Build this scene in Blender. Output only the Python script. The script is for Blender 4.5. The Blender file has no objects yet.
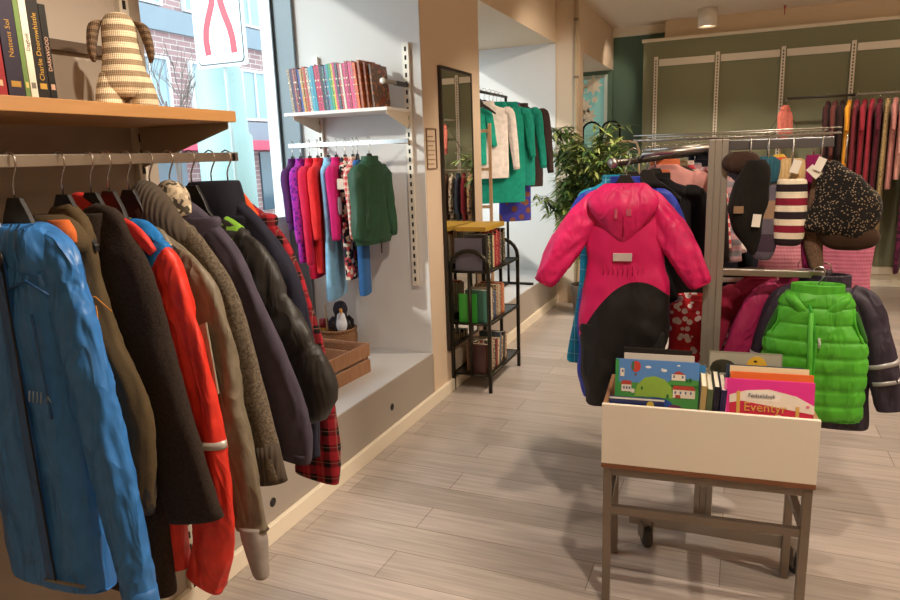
import bpy, math, random
from mathutils import Vector, Matrix, noise
from math import sin, cos, pi, radians, sqrt, atan2
random.seed(7)
S = bpy.context.scene
COL = S.collection
# ------------------------------------------------------------------ colour / materials
def lin(c):
    if isinstance(c, str):
        c = [int(c[i:i+2], 16)/255 for i in (0, 2, 4)]
    return tuple((x/12.92 if x <= .04045 else ((x+.055)/1.055)**2.4) for x in c[:3]) + (1,)
MATS = {}
def base_mat(name):
    m = bpy.data.materials.new(name); m.use_nodes = True
    nt = m.node_tree; b = nt.nodes['Principled BSDF']
    return m, nt, b
def N(nt, t, **k):
    n = nt.nodes.new(t)
    for a, v in k.items(): setattr(n, a, v)
    return n
def mix(nt, f, a, b):
    n = N(nt, 'ShaderNodeMix', data_type='RGBA')
    for i, v in ((0, f), (6, a), (7, b)):
        if hasattr(v, 'is_linked') or isinstance(v, bpy.types.NodeSocket): nt.links.new(v, n.inputs[i])
        else: n.inputs[i].default_value = v
    return n.outputs[2]
def mth(nt, op, a, b=None, c=None):
    n = N(nt, 'ShaderNodeMath', operation=op)
    for i, v in enumerate((a, b, c)):
        if v is None: continue
        if isinstance(v, bpy.types.NodeSocket): nt.links.new(v, n.inputs[i])
        else: n.inputs[i].default_value = v
    return n.outputs[0]
def objxyz(nt):
    tc = N(nt, 'ShaderNodeTexCoord'); s = N(nt, 'ShaderNodeSeparateXYZ')
    nt.links.new(tc.outputs['Object'], s.inputs[0]); return tc.outputs['Object'], s.outputs
def nz(nt, vec, scale, detail=3, dist=0):
    n = N(nt, 'ShaderNodeTexNoise'); n.inputs['Scale'].default_value = scale
    n.inputs['Detail'].default_value = detail; n.inputs['Distortion'].default_value = dist
    if vec: nt.links.new(vec, n.inputs['Vector'])
    return n.outputs['Fac']
def bump(nt, b, h, strength=.3, dist=.01):
    n = N(nt, 'ShaderNodeBump'); n.inputs['Strength'].default_value = strength
    n.inputs['Distance'].default_value = dist
    nt.links.new(h, n.inputs['Height']); nt.links.new(n.outputs[0], b.inputs['Normal'])
def plain(c, rough=.5, metal=0, var=.06, vs=3, bs=0, bscale=60, emit=0, spec=.5, coat=0):
    key = ('p', str(c), rough, metal, var, vs, bs, bscale, emit, spec, coat)
    if key in MATS: return MATS[key]
    m, nt, b = base_mat('surface_%d' % len(MATS)); c = lin(c)
    vec, _ = objxyz(nt)
    f = nz(nt, vec, vs, 4)
    d = tuple(x*(1-var*2) for x in c[:3])+(1,)
    nt.links.new(mix(nt, f, d, c), b.inputs['Base Color'])
    b.inputs['Roughness'].default_value = rough; b.inputs['Metallic'].default_value = metal
    b.inputs['Specular IOR Level'].default_value = spec
    b.inputs['Coat Weight'].default_value = coat
    if bs: bump(nt, b, nz(nt, vec, bscale, 3), bs, .002)
    if emit:
        b.inputs['Emission Color'].default_value = c; b.inputs['Emission Strength'].default_value = emit
    MATS[key] = m; return m
def fabric(c, rough=.85, kind='weave', pat=None, c2='101010', c3='ffffff', ps=12, wr=.25, heather=.12, sheen=.2):
    """kind: weave / nylon / wool / rib / knit; pat: None / plaid / stripe / dots / check / blotch"""
    key = ('f', c, rough, kind, pat, c2, c3, ps, wr)
    if key in MATS: return MATS[key]
    m, nt, b = base_mat('fabric_%d' % len(MATS))
    C, C2, C3 = lin(c), lin(c2), lin(c3)
    vec, (x, y, z) = objxyz(nt)
    if pat == 'plaid':
        def band(s, w, o=0):
            t = mth(nt, 'FRACT', mth(nt, 'MULTIPLY_ADD', s, ps, o)); return mth(nt, 'LESS_THAN', t, w)
        a1 = band(mth(nt, 'ADD', x, mth(nt, 'MULTIPLY', y, .8)), .45); a2 = band(z, .45)
        f = mth(nt, 'MULTIPLY', mth(nt, 'ADD', a1, a2), .5)
        col = mix(nt, f, C, C2)
        l = mth(nt, 'MAXIMUM', band(x, .05, .75), band(z, .05, .75))
        col = mix(nt, mth(nt, 'MULTIPLY', l, .6), col, C3)
    elif pat == 'stripe':
        t = mth(nt, 'FRACT', mth(nt, 'MULTIPLY', z, ps))
        col = mix(nt, mth(nt, 'LESS_THAN', t, .5), C, C2)
    elif pat == 'stripe3':
        t = mth(nt, 'FRACT', mth(nt, 'MULTIPLY', z, ps))
        col = mix(nt, mth(nt, 'LESS_THAN', t, .27), C, C2)
        g = mth(nt, 'MULTIPLY', mth(nt, 'GREATER_THAN', t, .5), mth(nt, 'LESS_THAN', t, .77))
        col = mix(nt, g, col, C3)
    elif pat in ('dots', 'blotch', 'multi'):
        v = N(nt, 'ShaderNodeTexVoronoi'); v.inputs['Scale'].default_value = ps
        nt.links.new(vec, v.inputs['Vector'])
        if pat == 'multi':
            s2 = N(nt, 'ShaderNodeSeparateColor'); nt.links.new(v.outputs['Color'], s2.inputs[0])
            col = mix(nt, mth(nt, 'GREATER_THAN', s2.outputs[0], .55), C, C2)
            col = mix(nt, mth(nt, 'GREATER_THAN', s2.outputs[1], .72), col, C3)
        else:
            col = mix(nt, mth(nt, 'LESS_THAN', v.outputs['Distance'], .3 if pat == 'dots' else .42), C, C2)
    else:
        col = C
    h = nz(nt, vec, 160 if kind == 'wool' else 26, 3)
    mul = N(nt, 'ShaderNodeMix', data_type='RGBA', blend_type='MULTIPLY'); mul.inputs[0].default_value = 1
    if isinstance(col, bpy.types.NodeSocket): nt.links.new(col, mul.inputs[6])
    else: mul.inputs[6].default_value = col
    r = N(nt, 'ShaderNodeMapRange'); r.inputs[1].default_value = .3; r.inputs[2].default_value = .7
    k = heather*(2.6 if kind == 'wool' else 1)
    r.inputs[3].default_value = 1-k; r.inputs[4].default_value = 1+k
    nt.links.new(h, r.inputs[0]); nt.links.new(r.outputs[0], mul.inputs[7])
    nt.links.new(mul.outputs[2], b.inputs['Base Color'])
    b.inputs['Roughness'].default_value = rough
    b.inputs['Sheen Weight'].default_value = 0 if kind == 'nylon' else sheen*.2
    b.inputs['Specular IOR Level'].default_value = .5 if kind == 'nylon' else .25
    mp = N(nt, 'ShaderNodeMapping'); mp.inputs['Scale'].default_value = (1, 1, .38); mp.inputs['Rotation'].default_value = (.3, .25, 0); nt.links.new(vec, mp.inputs[0])
    big = nz(nt, mp.outputs[0], 11, 1.5, .5)
    if kind == 'nylon': 
        rg = mth(nt, 'ABSOLUTE', mth(nt, 'SUBTRACT', nz(nt, mp.outputs[0], 13, 2, .8), .5)); hh = mth(nt, 'MULTIPLY_ADD', rg, -1.6, big); bump(nt, b, hh, wr*1.6, .026)
    elif kind == 'wool': hh = mth(nt, 'MULTIPLY_ADD', nz(nt, vec, 160, 2), .35, mth(nt, 'MULTIPLY', big, .5)); bump(nt, b, hh, .35, .008)
    elif kind in ('rib', 'knit'):
        w1 = mth(nt, 'SINE', mth(nt, 'MULTIPLY', x, 520 if kind == 'rib' else 1100))
        w2 = mth(nt, 'SINE', mth(nt, 'MULTIPLY', z, 60 if kind == 'rib' else 1100))
        hh = mth(nt, 'MULTIPLY_ADD', w1, .3, mth(nt, 'MULTIPLY_ADD', w2, .2, big)); bump(nt, b, hh, .45, .008)
    else: hh = mth(nt, 'MULTIPLY_ADD', nz(nt, vec, 300, 1), .12, big); bump(nt, b, hh, wr, .018)
    MATS[key] = m; return m
def steel(c='b8b2a8', rough=.3, metal=1): return plain(c, rough, metal, .04, 8)
# ------------------------------------------------------------------ mesh building
class MB:
    def __init__(s): s.v = []; s.f = []; s.m = []; s.sm = []; s.mats = []
    def mi(s, mat):
        if mat not in s.mats: s.mats.append(mat)
        return s.mats.index(mat)
    def add(s, vs, fs, mat=None, smooth=False):
        o = len(s.v); s.v += [tuple(p) for p in vs]; k = s.mi(mat)
        for f in fs: s.f.append(tuple(i+o for i in f)); s.m.append(k); s.sm.append(smooth)
    def box(s, x0, x1, y0, y1, z0, z1, mat=None, M=None):
        vs = [Vector((x, y, z)) for z in (z0, z1) for y in (y0, y1) for x in (x0, x1)]
        if M: vs = [M @ p for p in vs]
        s.add(vs, [(0, 2, 3, 1), (4, 5, 7, 6), (0, 1, 5, 4), (2, 6, 7, 3), (0, 4, 6, 2), (1, 3, 7, 5)], mat); return s
    def tube(s, pts, r, mat=None, seg=8, cap=True):
        pts = [Vector(p) for p in pts]; n = len(pts); rr = r if isinstance(r, (list, tuple)) else [r]*n
        vs = []; up = None
        for i, p in enumerate(pts):
            t = (pts[min(i+1, n-1)]-pts[max(i-1, 0)]).normalized()
            if up is None:
                a = Vector((0, 0, 1)) if abs(t.z) < .9 else Vector((1, 0, 0)); up = t.cross(a).normalized()
            up = (up - t*up.dot(t)).normalized(); w = t.cross(up)
            for k in range(seg):
                a = 2*pi*k/seg; vs.append(p+(up*cos(a)+w*sin(a))*rr[i])
        fs = [(i*seg+k, i*seg+(k+1) % seg, (i+1)*seg+(k+1) % seg, (i+1)*seg+k) for i in range(n-1) for k in range(seg)]
        if cap: fs += [tuple(range(seg))[::-1], tuple((n-1)*seg+k for k in range(seg))]
        s.add(vs, fs, mat, True); return s
    def lathe(s, prof, c=(0, 0, 0), axis='z', seg=20, mat=None):
        vs = []
        for r, h in prof:
            for k in range(seg):
                a = 2*pi*k/seg; u, w = r*cos(a), r*sin(a)
                p = {'z': (u, w, h), 'x': (h, u, w), 'y': (u, h, w)}[axis]
                vs.append((p[0]+c[0], p[1]+c[1], p[2]+c[2]))
        n = len(prof)
        fs = [(i*seg+k, i*seg+(k+1) % seg, (i+1)*seg+(k+1) % seg, (i+1)*seg+k) for i in range(n-1) for k in range(seg)]
        fs += [tuple(range(seg))[::-1], tuple((n-1)*seg+k for k in range(seg))]
        s.add(vs, fs, mat, True); return s
    def poly(s, pts, th, M, mat=None):
        """flat outline (x,z) extruded along y by th, placed by M"""
        n = len(pts); vs = [M @ Vector((x, 0, z)) for x, z in pts]+[M @ Vector((x, th, z)) for x, z in pts]
        s.add(vs, [tuple(range(n)), tuple(range(2*n-1, n-1, -1))]+[(i, i+n, (i+1) % n+n, (i+1) % n) for i in range(n)], mat); return s
    def build(s, name, mat=None, parent=None, bevel=0, M=None, fixn=True):
        me = bpy.data.meshes.new(name)
        vs = s.v if M is None else [tuple(M @ Vector(p)) for p in s.v]
        me.from_pydata(vs, [], s.f)
        for m in s.mats: me.materials.append(m if m else mat)
        me.polygons.foreach_set('material_index', s.m); me.polygons.foreach_set('use_smooth', s.sm)
        if fixn:
            import bmesh
            bm = bmesh.new(); bm.from_mesh(me); bmesh.ops.recalc_face_normals(bm, faces=bm.faces); bm.to_mesh(me); bm.free()
        me.update()
        o = bpy.data.objects.new(name, me); COL.objects.link(o)
        if parent: o.parent = parent
        if bevel:
            b = o.modifiers.new('b', 'BEVEL'); b.width = bevel; b.segments = 2; b.limit_method = 'ANGLE'
        return o
def tag(o, label, cat, group=None):
    o['label'] = label; o['category'] = cat
    if group: o['group'] = group
    return o
def thing(name, label, cat, loc=(0, 0, 0), rz=0, group=None):
    o = bpy.data.objects.new(name, None); COL.objects.link(o); o.empty_display_size = .1
    o.location = loc; o.rotation_euler = (0, 0, rz); return tag(o, label, cat, group)
def struct(name, mb, mat, bevel=0):
    o = mb.build(name, mat, None, bevel); o['kind'] = 'structure'; return o
def part_label(o, l): o['label'] = l; return o
def cat_rom(rows, n):
    out = []; m = len(rows)
    for i in range(m-1):
        p0, p1, p2, p3 = rows[max(i-1, 0)], rows[i], rows[i+1], rows[min(i+2, m-1)]
        for k in range(n):
            t = k/n
            out.append(tuple(.5*((2*b)+(c-a)*t+(2*a-5*b+4*c-d)*t*t+(3*b-3*c+d-a)*t**3) for a, b, c, d in zip(p0, p1, p2, p3)))
    out.append(tuple(rows[-1])); return out
def sgp(v, e): return math.copysign(abs(v)**e, v)
def add_loft(mb, rows, mat, seg=36, ex=.85, fold=.006, seed=0, quilt=0, qa=.01, oriented=False, caps=True, matfn=None, ff=(15, 2.6), gather=0):
    """rows: (x, y, z, half width, half depth)"""
    vs = []; n = len(rows); L = 0; arcs = []
    for i in range(n):
        if i: L += (Vector(rows[i][:3])-Vector(rows[i-1][:3])).length
        arcs.append(L)
    for i, (x, y, z, w, d) in enumerate(rows):
        w = max(w, .0015); d = max(d, .0015)
        if oriented:
            a, b = rows[max(i-1, 0)], rows[min(i+1, n-1)]
            t = Vector((b[0]-a[0], 0, b[2]-a[2])); t = t.normalized() if t.length > 1e-6 else Vector((0, 0, -1))
            dx = Vector((-t.z, 0, t.x))
        else: dx = Vector((1, 0, 0))
        dy = Vector((0, 1, 0)); c = Vector((x, y, z)); rim = min(1, i/3, (n-1-i)/2.0)
        for k in range(seg):
            a = 2*pi*k/seg; ca, sa = sgp(cos(a), ex), sgp(sin(a), ex)
            p = c+dx*(w*ca)+dy*(d*sa)
            nn = (dx*(ca*d)+dy*(sa*w)); nn = nn.normalized() if nn.length else dy
            if oriented:
                s_ = arcs[i]
                r1 = 1-2*abs(noise.noise(Vector((cos(a)*1.1+seed, sin(a)*1.1, s_*9+cos(a)*.9))))
                r2 = 1-2.4*abs(noise.noise(Vector((cos(a)*2.1+seed, sin(a)*2.1+3, s_*19+sin(a)*1.6)))); h = .6*r1+1.2*noise.noise(Vector((cos(a)*1.4, sin(a)*1.4+seed, s_*3)))+.3*r2-.5
            else:
                h = noise.noise(Vector((p.x*ff[0]+seed, sa*.9, p.z*ff[1])))*1.1+noise.noise(Vector((p.x*26, p.y*10+seed, p.z*16)))*.4
            v = fold*h*rim
            if gather: v += gather*sin(a*14+seed)*rim*(i/n)**2
            if quilt: v += qa*(abs(sin(pi*(arcs[i])/quilt))**.35-.6)*rim + qa*.22*noise.noise(Vector((p.x*45, p.y*45, p.z*45)))
            vs.append(p+nn*v)
    o = len(mb.v)
    fs = [(i*seg+k, i*seg+(k+1) % seg, (i+1)*seg+(k+1) % seg, (i+1)*seg+k) for i in range(n-1) for k in range(seg)]
    if matfn:
        for f in fs:
            cc = sum((vs[j] for j in f), Vector())/4
            pass
        groups = {}
        for f in fs:
            cc = sum((vs[j] for j in f), Vector())/4
            groups.setdefault(matfn(cc), []).append(f)
        first = True; base = len(mb.v); mb.v += [tuple(p) for p in vs]
        for mt, g in groups.items():
            k = mb.mi(mt)
            for f in g: mb.f.append(tuple(j+base for j in f)); mb.m.append(k); mb.sm.append(True)
        if caps:
            k = mb.mi(matfn(vs[-1])); mb.f.append(tuple(base+(n-1)*seg+j for j in range(seg))); mb.m.append(k); mb.sm.append(False)
            k = mb.mi(matfn(vs[0])); mb.f.append(tuple(base+j for j in range(seg))); mb.m.append(k); mb.sm.append(False)
    else:
        if caps: fs += [tuple(range(seg))[::-1], tuple((n-1)*seg+k for k in range(seg))]
        mb.add(vs, fs, mat, True)
    return mb
# ------------------------------------------------------------------ hangers and garments
HB = plain('1a1817', .45); HM = steel('c9c6c0', .25); HW = plain('d8d4cc', .4)
def hanger(label, loc, rz, w=.2, body=HB, cx=0, drop=.07, group=None, shp=.055):
    t = thing('clothes_hanger', label, 'hanger', loc, rz, group)
    pts = [(-.018, 0, -.012), (-.02, 0, .004), (-.012, 0, .016), (0, 0, .021), (.012, 0, .017), (.019, 0, .005), (.017, 0, -.012), (.006, 0, -.03), (0, 0, -.045), (0, 0, -drop)]
    MB().tube(pts, .0022, HM, 6).build('hook', HM, t)
    m = MB()
    pl = [(-.018, -drop), (.018, -drop), (.04, -drop-.04), (w*.6, -drop-.07), (w, -drop-.115), (w, -drop-.13), (w*.6, -drop-.095), (.03, -drop-.07),
          (-.03, -drop-.07), (-w*.6, -drop-.095), (-w, -drop-.13), (-w, -drop-.115), (-w*.6, -drop-.07), (-.04, -drop-.04)]
    m.poly([(x, z) for x, z in pl], .012, Matrix.Translation((0, -.006, 0)))
    m.build('shoulder_bar', body, t, .002); return t
def mirrored(pts): return [(-p[0],)+tuple(p[1:]) for p in pts]
def garment(name, label, cat, loc, rz, body, mat, sleeves=(), smat=None, collar=None, cmat=None, zipx=None, zmat=None, quilt=0, cuff=None,
            fold=.006, seed=None, seg=36, hem=None, pants=None, extra=None, group=None, matfn=None, res=7, sfold=None, bands=(), gather=0):
    t = thing(name, label, cat, loc, rz, group); seed = random.random()*50 if seed is None else seed
    if body:
        m = MB(); rows = cat_rom([r if len(r) == 5 else (r[1], 0, r[0], r[2], r[3]) for r in body], res)
        add_loft(m, rows, None, seg, .8, fold, seed, quilt, .009, matfn=matfn, gather=gather)
        m.build('body', mat, t)
        if hem:
            k = max(2, int(len(rows)*hem[0])); rr = [(x, y, z, w*1.02+.001, d*1.05+.002) for x, y, z, w, d in rows[-k:]]
            m = MB(); add_loft(m, rr, None, seg, .8, fold*.5, seed); m.build('hem_band', hem[1], t)
    for si, sl in enumerate(sleeves):
        rows = cat_rom(sl, res)
        m = MB(); add_loft(m, rows, None, 32, .8, sfold if sfold is not None else fold, seed+si*7, quilt, .015, oriented=True)
        s_ = m.build('sleeve', smat or mat, t)
        n = len(rows)
        if cuff:
            k = max(2, int(n*cuff[0])); rr = [(x, y, z, w*1.03+.001, d*1.03+.001) for x, y, z, w, d in rows[-k:]]
            m = MB(); add_loft(m, rr, None, 20, .95, fold*.3, seed, oriented=True); m.build('cuff', cuff[1], s_)
        for (a, b, bm_) in bands:
            i0, i1 = int(n*a), max(int(n*b), int(n*a)+2)
            rr = [(x, y, z, w*1.04+.003, d*1.04+.003) for x, y, z, w, d in rows[i0:i1]]
            if len(rr) > 1:
                m = MB(); add_loft(m, rr, None, 24, .95, fold*.9, seed+si*7, oriented=True); m.build('sleeve_band', bm_, s_)
    if collar:
        cx, cz, cw, cd, ch = collar[:5]
        m = MB(); R = [(cx, 0, cz-.03, cw*1.12, cd*1.1), (cx, 0, cz, cw*1.02, cd*1.02), (cx, 0, cz+ch*.7, cw, cd), (cx, 0, cz+ch, cw*.98, cd*.97), (cx, 0, cz+ch*.95, cw*.86, cd*.78), (cx, 0, cz+ch*.3, cw*.8, cd*.7)]
        add_loft(m, cat_rom(R, 4), None, 28, .95, .003, seed); m.build('collar', cmat or mat, t)
    if zipx is not None:
        zx, z0, z1, yy = zipx
        m = MB(); m.box(zx-.004, zx+.004, yy-.004, yy+.004, z1, z0); m.build('zip', zmat or HB, t)
    if extra: extra(t, seed)
    return t
def jacket_body(cx, zn, shw, shz, bw, hem, dep=.055, hw=None):
    hw = hw or bw
    return [(zn+.01, cx, .05, .03), (zn-.012, cx, .085, dep*.8), (shz, cx, shw, dep*.85), (shz-.09, cx, bw, dep), ((shz+hem)/2, cx, bw*1.0, dep*1.05), (hem+.05, cx, hw, dep), (hem, cx, hw*.98, dep*.95)]
def sleeve_from(outer, w, d, x0, z0, y=0, taper=.75):
    """outer: contour (x,z) of the outside of the arm; returns a centre line with radii"""
    n = len(outer); rows = [(x0, y, z0, w*.45, d*.75)]
    x1, z1 = outer[0][0]-w*.9, outer[0][1]-w*1.0
    if x1-x0 > .05: rows.append(((x0*1.1+x1*.9)/2, y, (z0+z1)/2+.004, w*.7, d*.9))
    for i, (x, z) in enumerate(outer):
        k = 1-(1-taper)*i/max(n-1, 1); e = sqrt((w*k)**2+(d*1.1)**2)
        a, b = outer[max(i-1, 0)], outer[min(i+1, n-1)]; tx, tz = b[0]-a[0], b[1]-a[1]; tl = math.hypot(tx, tz)
        if tz < 0: rows.append((x+tz/tl*e, y-.012*sin(pi*i/n), z-max(tx, 0)/tl*w*k*1.15, w*k, d*(.9+.1*k)))
    return rows
# generic child or adult top for densely hung rails; L length, W half shoulder
KW = ['hoodie', 'sweater', 'suit', 'shirt', 'cardigan', 'blouse', 'coat', 'trousers', 'leggings', 'dress', 'tunic', 'skirt', 'jacket', 'top']
def simple_top(label, loc, rz, col, L=.45, W=.15, sl=.35, cat=None, name=None, cm=None, dep=.035, kind='weave', pat=None, c2='101010', c3='ffffff', ps=12, seed=None, group=None, cuff=None, drop=.12, collar=True, hem=None, smat=None, quilt=0, cx=0, splay=.05, rough=.85, hw=None):
    m = fabric(col, rough, kind, pat, c2, c3, ps)
    if cat is None:
        head = label.split(' on ')[0].split(' behind')[0]; cat = ([k for k in KW if k in head.split()[-4:] or k in head.split()] or ['jacket'])[0]
    if name is None or name.startswith('hanging_'): name = {'top': 'long_sleeved_shirt', 'suit': 'fleece_suit'}.get(cat, cat.replace(' ', '_'))
    zn = -drop
    body = jacket_body(cx, zn, W*.92, zn-.045, W*.9, zn-L, dep, hw)
    s = []
    if sl:
        for q in (-1, 1):
            s.append([(cx+q*(W-.05), 0, zn-.055, .035, dep*.75), (cx+q*(W), 0, zn-.08, .042, dep*.85), (cx+q*(W+splay*.5), -.01, zn-.06-sl*.5, .038, dep*.75), (cx+q*(W+splay), -.015, zn-.05-sl, .028, dep*.6)])
    t = garment(name, label, cat, loc, rz, body, m, s, smat, (cx, zn-.005, .06, dep*.8, .035) if collar else None, cm, None, None, quilt, cuff, .005, seed, 28, hem, group=group, res=5)
    return t
# ------------------------------------------------------------------ the setting
WHITE = plain('dfdcda', .75, 0, .02, 2, .12, 40); CREAM = plain('dfc8ae', .7, 0, .03, 2, .12, 40)
GREYW = plain('a89b8c', .8, 0, .03, 2, .1, 40); RISER = plain('a89d92', .7, 0, .03, 2, .1, 40)
GREEN = plain('8a8c70', .85, 0, .02, 1.5, .1, 40); DGREEN = plain('5a7463', .8, 0, .03, 1.5, .1, 40)
BEIGE = plain('dcc6a6', .8, 0, .03); TRIM = plain('eee2cc', .5, 0, .02); CEIL = plain('e6d3bd', .85, 0, .02)
def floor_mat():
    m, nt, b = base_mat('floor_laminate'); vec, (x, y, z) = objxyz(nt)
    br = N(nt, 'ShaderNodeTexBrick'); nt.links.new(vec, br.inputs['Vector'])
    br.offset = .37; br.offset_frequency = 2
    br.inputs['Color1'].default_value = lin('b8aca4'); br.inputs['Color2'].default_value = lin('a49990')
    br.inputs['Mortar'].default_value = lin('85786d'); br.inputs['Scale'].default_value = 1
    br.inputs['Mortar Size'].default_value = .0022; br.inputs['Mortar Smooth'].default_value = .2
    br.inputs['Brick Width'].default_value = 1.25; br.inputs['Row Height'].default_value = .19; br.inputs['Bias'].default_value = -.1
    mp = N(nt, 'ShaderNodeMapping'); mp.inputs['Scale'].default_value = (1.2, 26, 1); nt.links.new(vec, mp.inputs[0])
    g = nz(nt, mp.outputs[0], 2.2, 6, .6)
    r = N(nt, 'ShaderNodeMapRange'); r.inputs[1].default_value = .3; r.inputs[2].default_value = .7; r.inputs[3].default_value = .80; r.inputs[4].default_value = 1.12
    nt.links.new(g, r.inputs[0])
    mu = N(nt, 'ShaderNodeMix', data_type='RGBA', blend_type='MULTIPLY'); mu.inputs[0].default_value = 1
    nt.links.new(br.outputs[0], mu.inputs[6]); nt.links.new(r.outputs[0], mu.inputs[7]); nt.links.new(mu.outputs[2], b.inputs['Base Color'])
    b.inputs['Roughness'].default_value = .36
    bump(nt, b, mth(nt, 'MULTIPLY_ADD', g, .15, mth(nt, 'SUBTRACT', 1, br.outputs['Fac'])), .25, .002)
    return m
struct('floor', MB().box(-1.8, 4.6, -1.8, 9.4, -.05, 0), floor_mat())
struct('ceiling', MB().box(-1.8, 4.6, -1.8, 9.4, 3.1, 3.2), CEIL)
struct('wall_left', MB().box(-2.95, -1.8, -1.8, 1.78, -.05, 3.1), GREYW)
# raised window ledge with its front board
struct('trim_1', MB().box(-2.95, -1.8, 1.78, 3.92, -.05, .345).box(-2.95, -1.8, 4.93, 7.23, -.05, .345), RISER)
struct('trim_2', MB().box(-2.95, -1.803, 1.78, 3.92, .345, .352).box(-2.95, -1.803, 4.93, 7.23, .345, .352), plain('c9c6c4', .45, 0, .03))
struct('wall_pier', MB().box(-2.95, -1.8, 3.93, 4.93, -.05, 3.1), CREAM)
struct('wall_niche', MB().box(-2.95, -1.803, 3.92, 3.93, .345, 2.95).box(-2.95, -1.803, 4.93, 4.94, .345, 2.7).box(-2.95, -1.803, 7.22, 7.23, .345, 2.7), WHITE)
struct('wall_window_sill', MB().box(-2.95, -2.83, 1.78, 3.92, .345, 1.2).box(-2.95, -2.83, 4.94, 7.22, .345, .9), WHITE)
struct('wall_lintel', MB().box(-2.95, -1.8, 1.78, 3.92, 2.95, 3.1).box(-2.95, -1.8, 4.93, 7.23, 2.7, 3.1), CREAM)
struct('wall_far_left', MB().box(-2.95, -1.56, 7.23, 7.42, -.05, 3.1).box(-2.95, -2.25, 7.42, 9.2, -.05, 3.1).box(-2.25, -1.56, 7.42, 9.4, 2.61, 3.1), CREAM)
struct('wall_far_end', MB().box(-2.95, -2.12, 9.2, 9.4, -.05, 2.61).box(-1.62, -1.56, 9.2, 9.4, -.05, 2.61).box(-2.12, -1.62, 9.2, 9.4, -.05, .9).box(-2.12, -1.62, 9.2, 9.4, 2.56, 2.61), DGREEN)
struct('wall_back', MB().box(-1.56, 4.6, 9.25, 9.4, -.05, 3.1), DGREEN)
struct('wall_back_partition', MB().box(-1.15, 4.6, 8.95, 9.24, -.05, 2.87), GREEN)
struct('wall_back_upper', MB().box(-.915, 4.6, 9.0, 9.24, 2.9, 3.1), BEIGE)
struct('trim_3', MB().box(-1.17, 4.6, 8.92, 9.0, 2.865, 2.9), TRIM, .004)
struct('trim_4', MB().box(-1.56, -.915, 9.17, 9.25, 3.0, 3.1), TRIM)
struct('wall_right', MB().box(4.6, 4.7, -1.8, 9.4, -.05, 3.1), CREAM)
struct('wall_behind', MB().box(-2.95, 4.7, -1.9, -1.8, -.05, 3.1), CREAM)
struct('baseboard_left', MB().box(-1.8, -1.775, -1.8, 7.23, 0, .085), TRIM, .004)
struct('baseboard_back', MB().box(-1.15, 4.6, 8.9, 8.95, 0, .075).box(-1.15, 4.6, 8.87, 8.95, .15, .22).box(-1.15, 4.6, 8.93, 8.95, .075, .15), TRIM, .003)
# street windows
FR = plain('d9dee0', .35, .3, .02); FRD = plain('4c555c', .4, .3, .02)
def glass_mat():
    m, nt, b = base_mat('window_glass'); nt.nodes.remove(b)
    o = nt.nodes['Material Output']; t = N(nt, 'ShaderNodeBsdfTransparent'); g = N(nt, 'ShaderNodeBsdfGlossy')
    t.inputs[0].default_value = (.93, .97, .97, 1); g.inputs['Roughness'].default_value = .02
    f = N(nt, 'ShaderNodeFresnel'); f.inputs[0].default_value = 1.3
    mx = N(nt, 'ShaderNodeMixShader'); ge = N(nt, 'ShaderNodeNewGeometry'); nt.links.new(mth(nt, 'MULTIPLY', f.outputs[0], mth(nt, 'SUBTRACT', 1, ge.outputs['Backfacing'])), mx.inputs[0]); nt.links.new(t.outputs[0], mx.inputs[1]); nt.links.new(g.outputs[0], mx.inputs[2])
    nt.links.new(mx.outputs[0], o.inputs[0]); return m
GL = glass_mat()
def window(n, y0, y1, z0, z1, x=-2.86):
    w = .045
    m = MB().box(x-.03, x+.03, y0, y0+w, z0, z1).box(x-.03, x+.03, y1-w, y1, z0, z1).box(x-.03, x+.03, y0+w, y1-w, z0, z0+w).box(x-.03, x+.03, y0+w, y1-w, z1-w, z1)
    o = struct('window_%d' % n, m, FR, .004)
    MB().box(x-.004, x+.004, y0+w, y1-w, z0+w, z1-w).build('window_pane', GL, o)
    g = MB().box(x+.03, x+.036, y1-w, y1-w+.012, z0, z1).box(x+.03, x+.036, y0+w-.012, y0+w, z0, z1).build('window_gasket', FRD, o)
window(1, 1.78, 3.92, 1.2, 2.95); window(2, 4.94, 7.22, .9, 2.7)
struct('trim_5', MB().box(-2.83, -2.68, 3.895, 3.92, .352, 2.95), plain('7f8b93', .5, .2), .003)
# far window with paper stars
o = struct('window_3', MB().box(-2.12, -2.09, 9.2, 9.28, .9, 2.56).box(-1.66, -1.62, 9.17, 9.28, .9, 2.56).box(-2.09, -1.66, 9.2, 9.28, .9, .94).box(-2.09, -1.66, 9.2, 9.28, 2.52, 2.56), plain('cfe0da', .5), .003)
MB().box(-2.09, -1.66, 9.235, 9.243, .94, 2.52).build('window_pane', plain('86b5ab', .15, 0, .05, 2, spec=.8, emit=.35), o)  # opaque pane glows faintly, standing in for daylight behind it
def star(n, r, r2): return [((r if i % 2 == 0 else r2)*sin(pi*i/n), (r if i % 2 == 0 else r2)*cos(pi*i/n)) for i in range(2*n)]
PAPER = plain('f0e6d2', .8)
for i, (x, z, r) in enumerate([(-1.80, 2.44, .13), (-1.98, 2.42, .11), (-1.78, 2.26, .05), (-1.92, 2.18, .12), (-1.86, 2.06, .11), (-1.95, 1.98, .08)]):
    q = MB().poly(star(8, r, r*.55), .01, Matrix.Translation((x, 9.18, z))).build('paper_star', PAPER)
    tag(q, ['large white paper star high in the far teal window', 'white paper star at the upper left of the far teal window', 'tiny round paper star hanging alone in the far teal window', 'big white paper star in the middle of the far teal window',
            'white paper star overlapping below the middle star in far window', 'lowest small white paper star in the far teal window'][i], 'paper star', 'paper stars in the far window')
p = MB().tube([(-1.585, 7.205, 0), (-1.585, 7.205, 3.09)], .02, None, 10)
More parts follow.
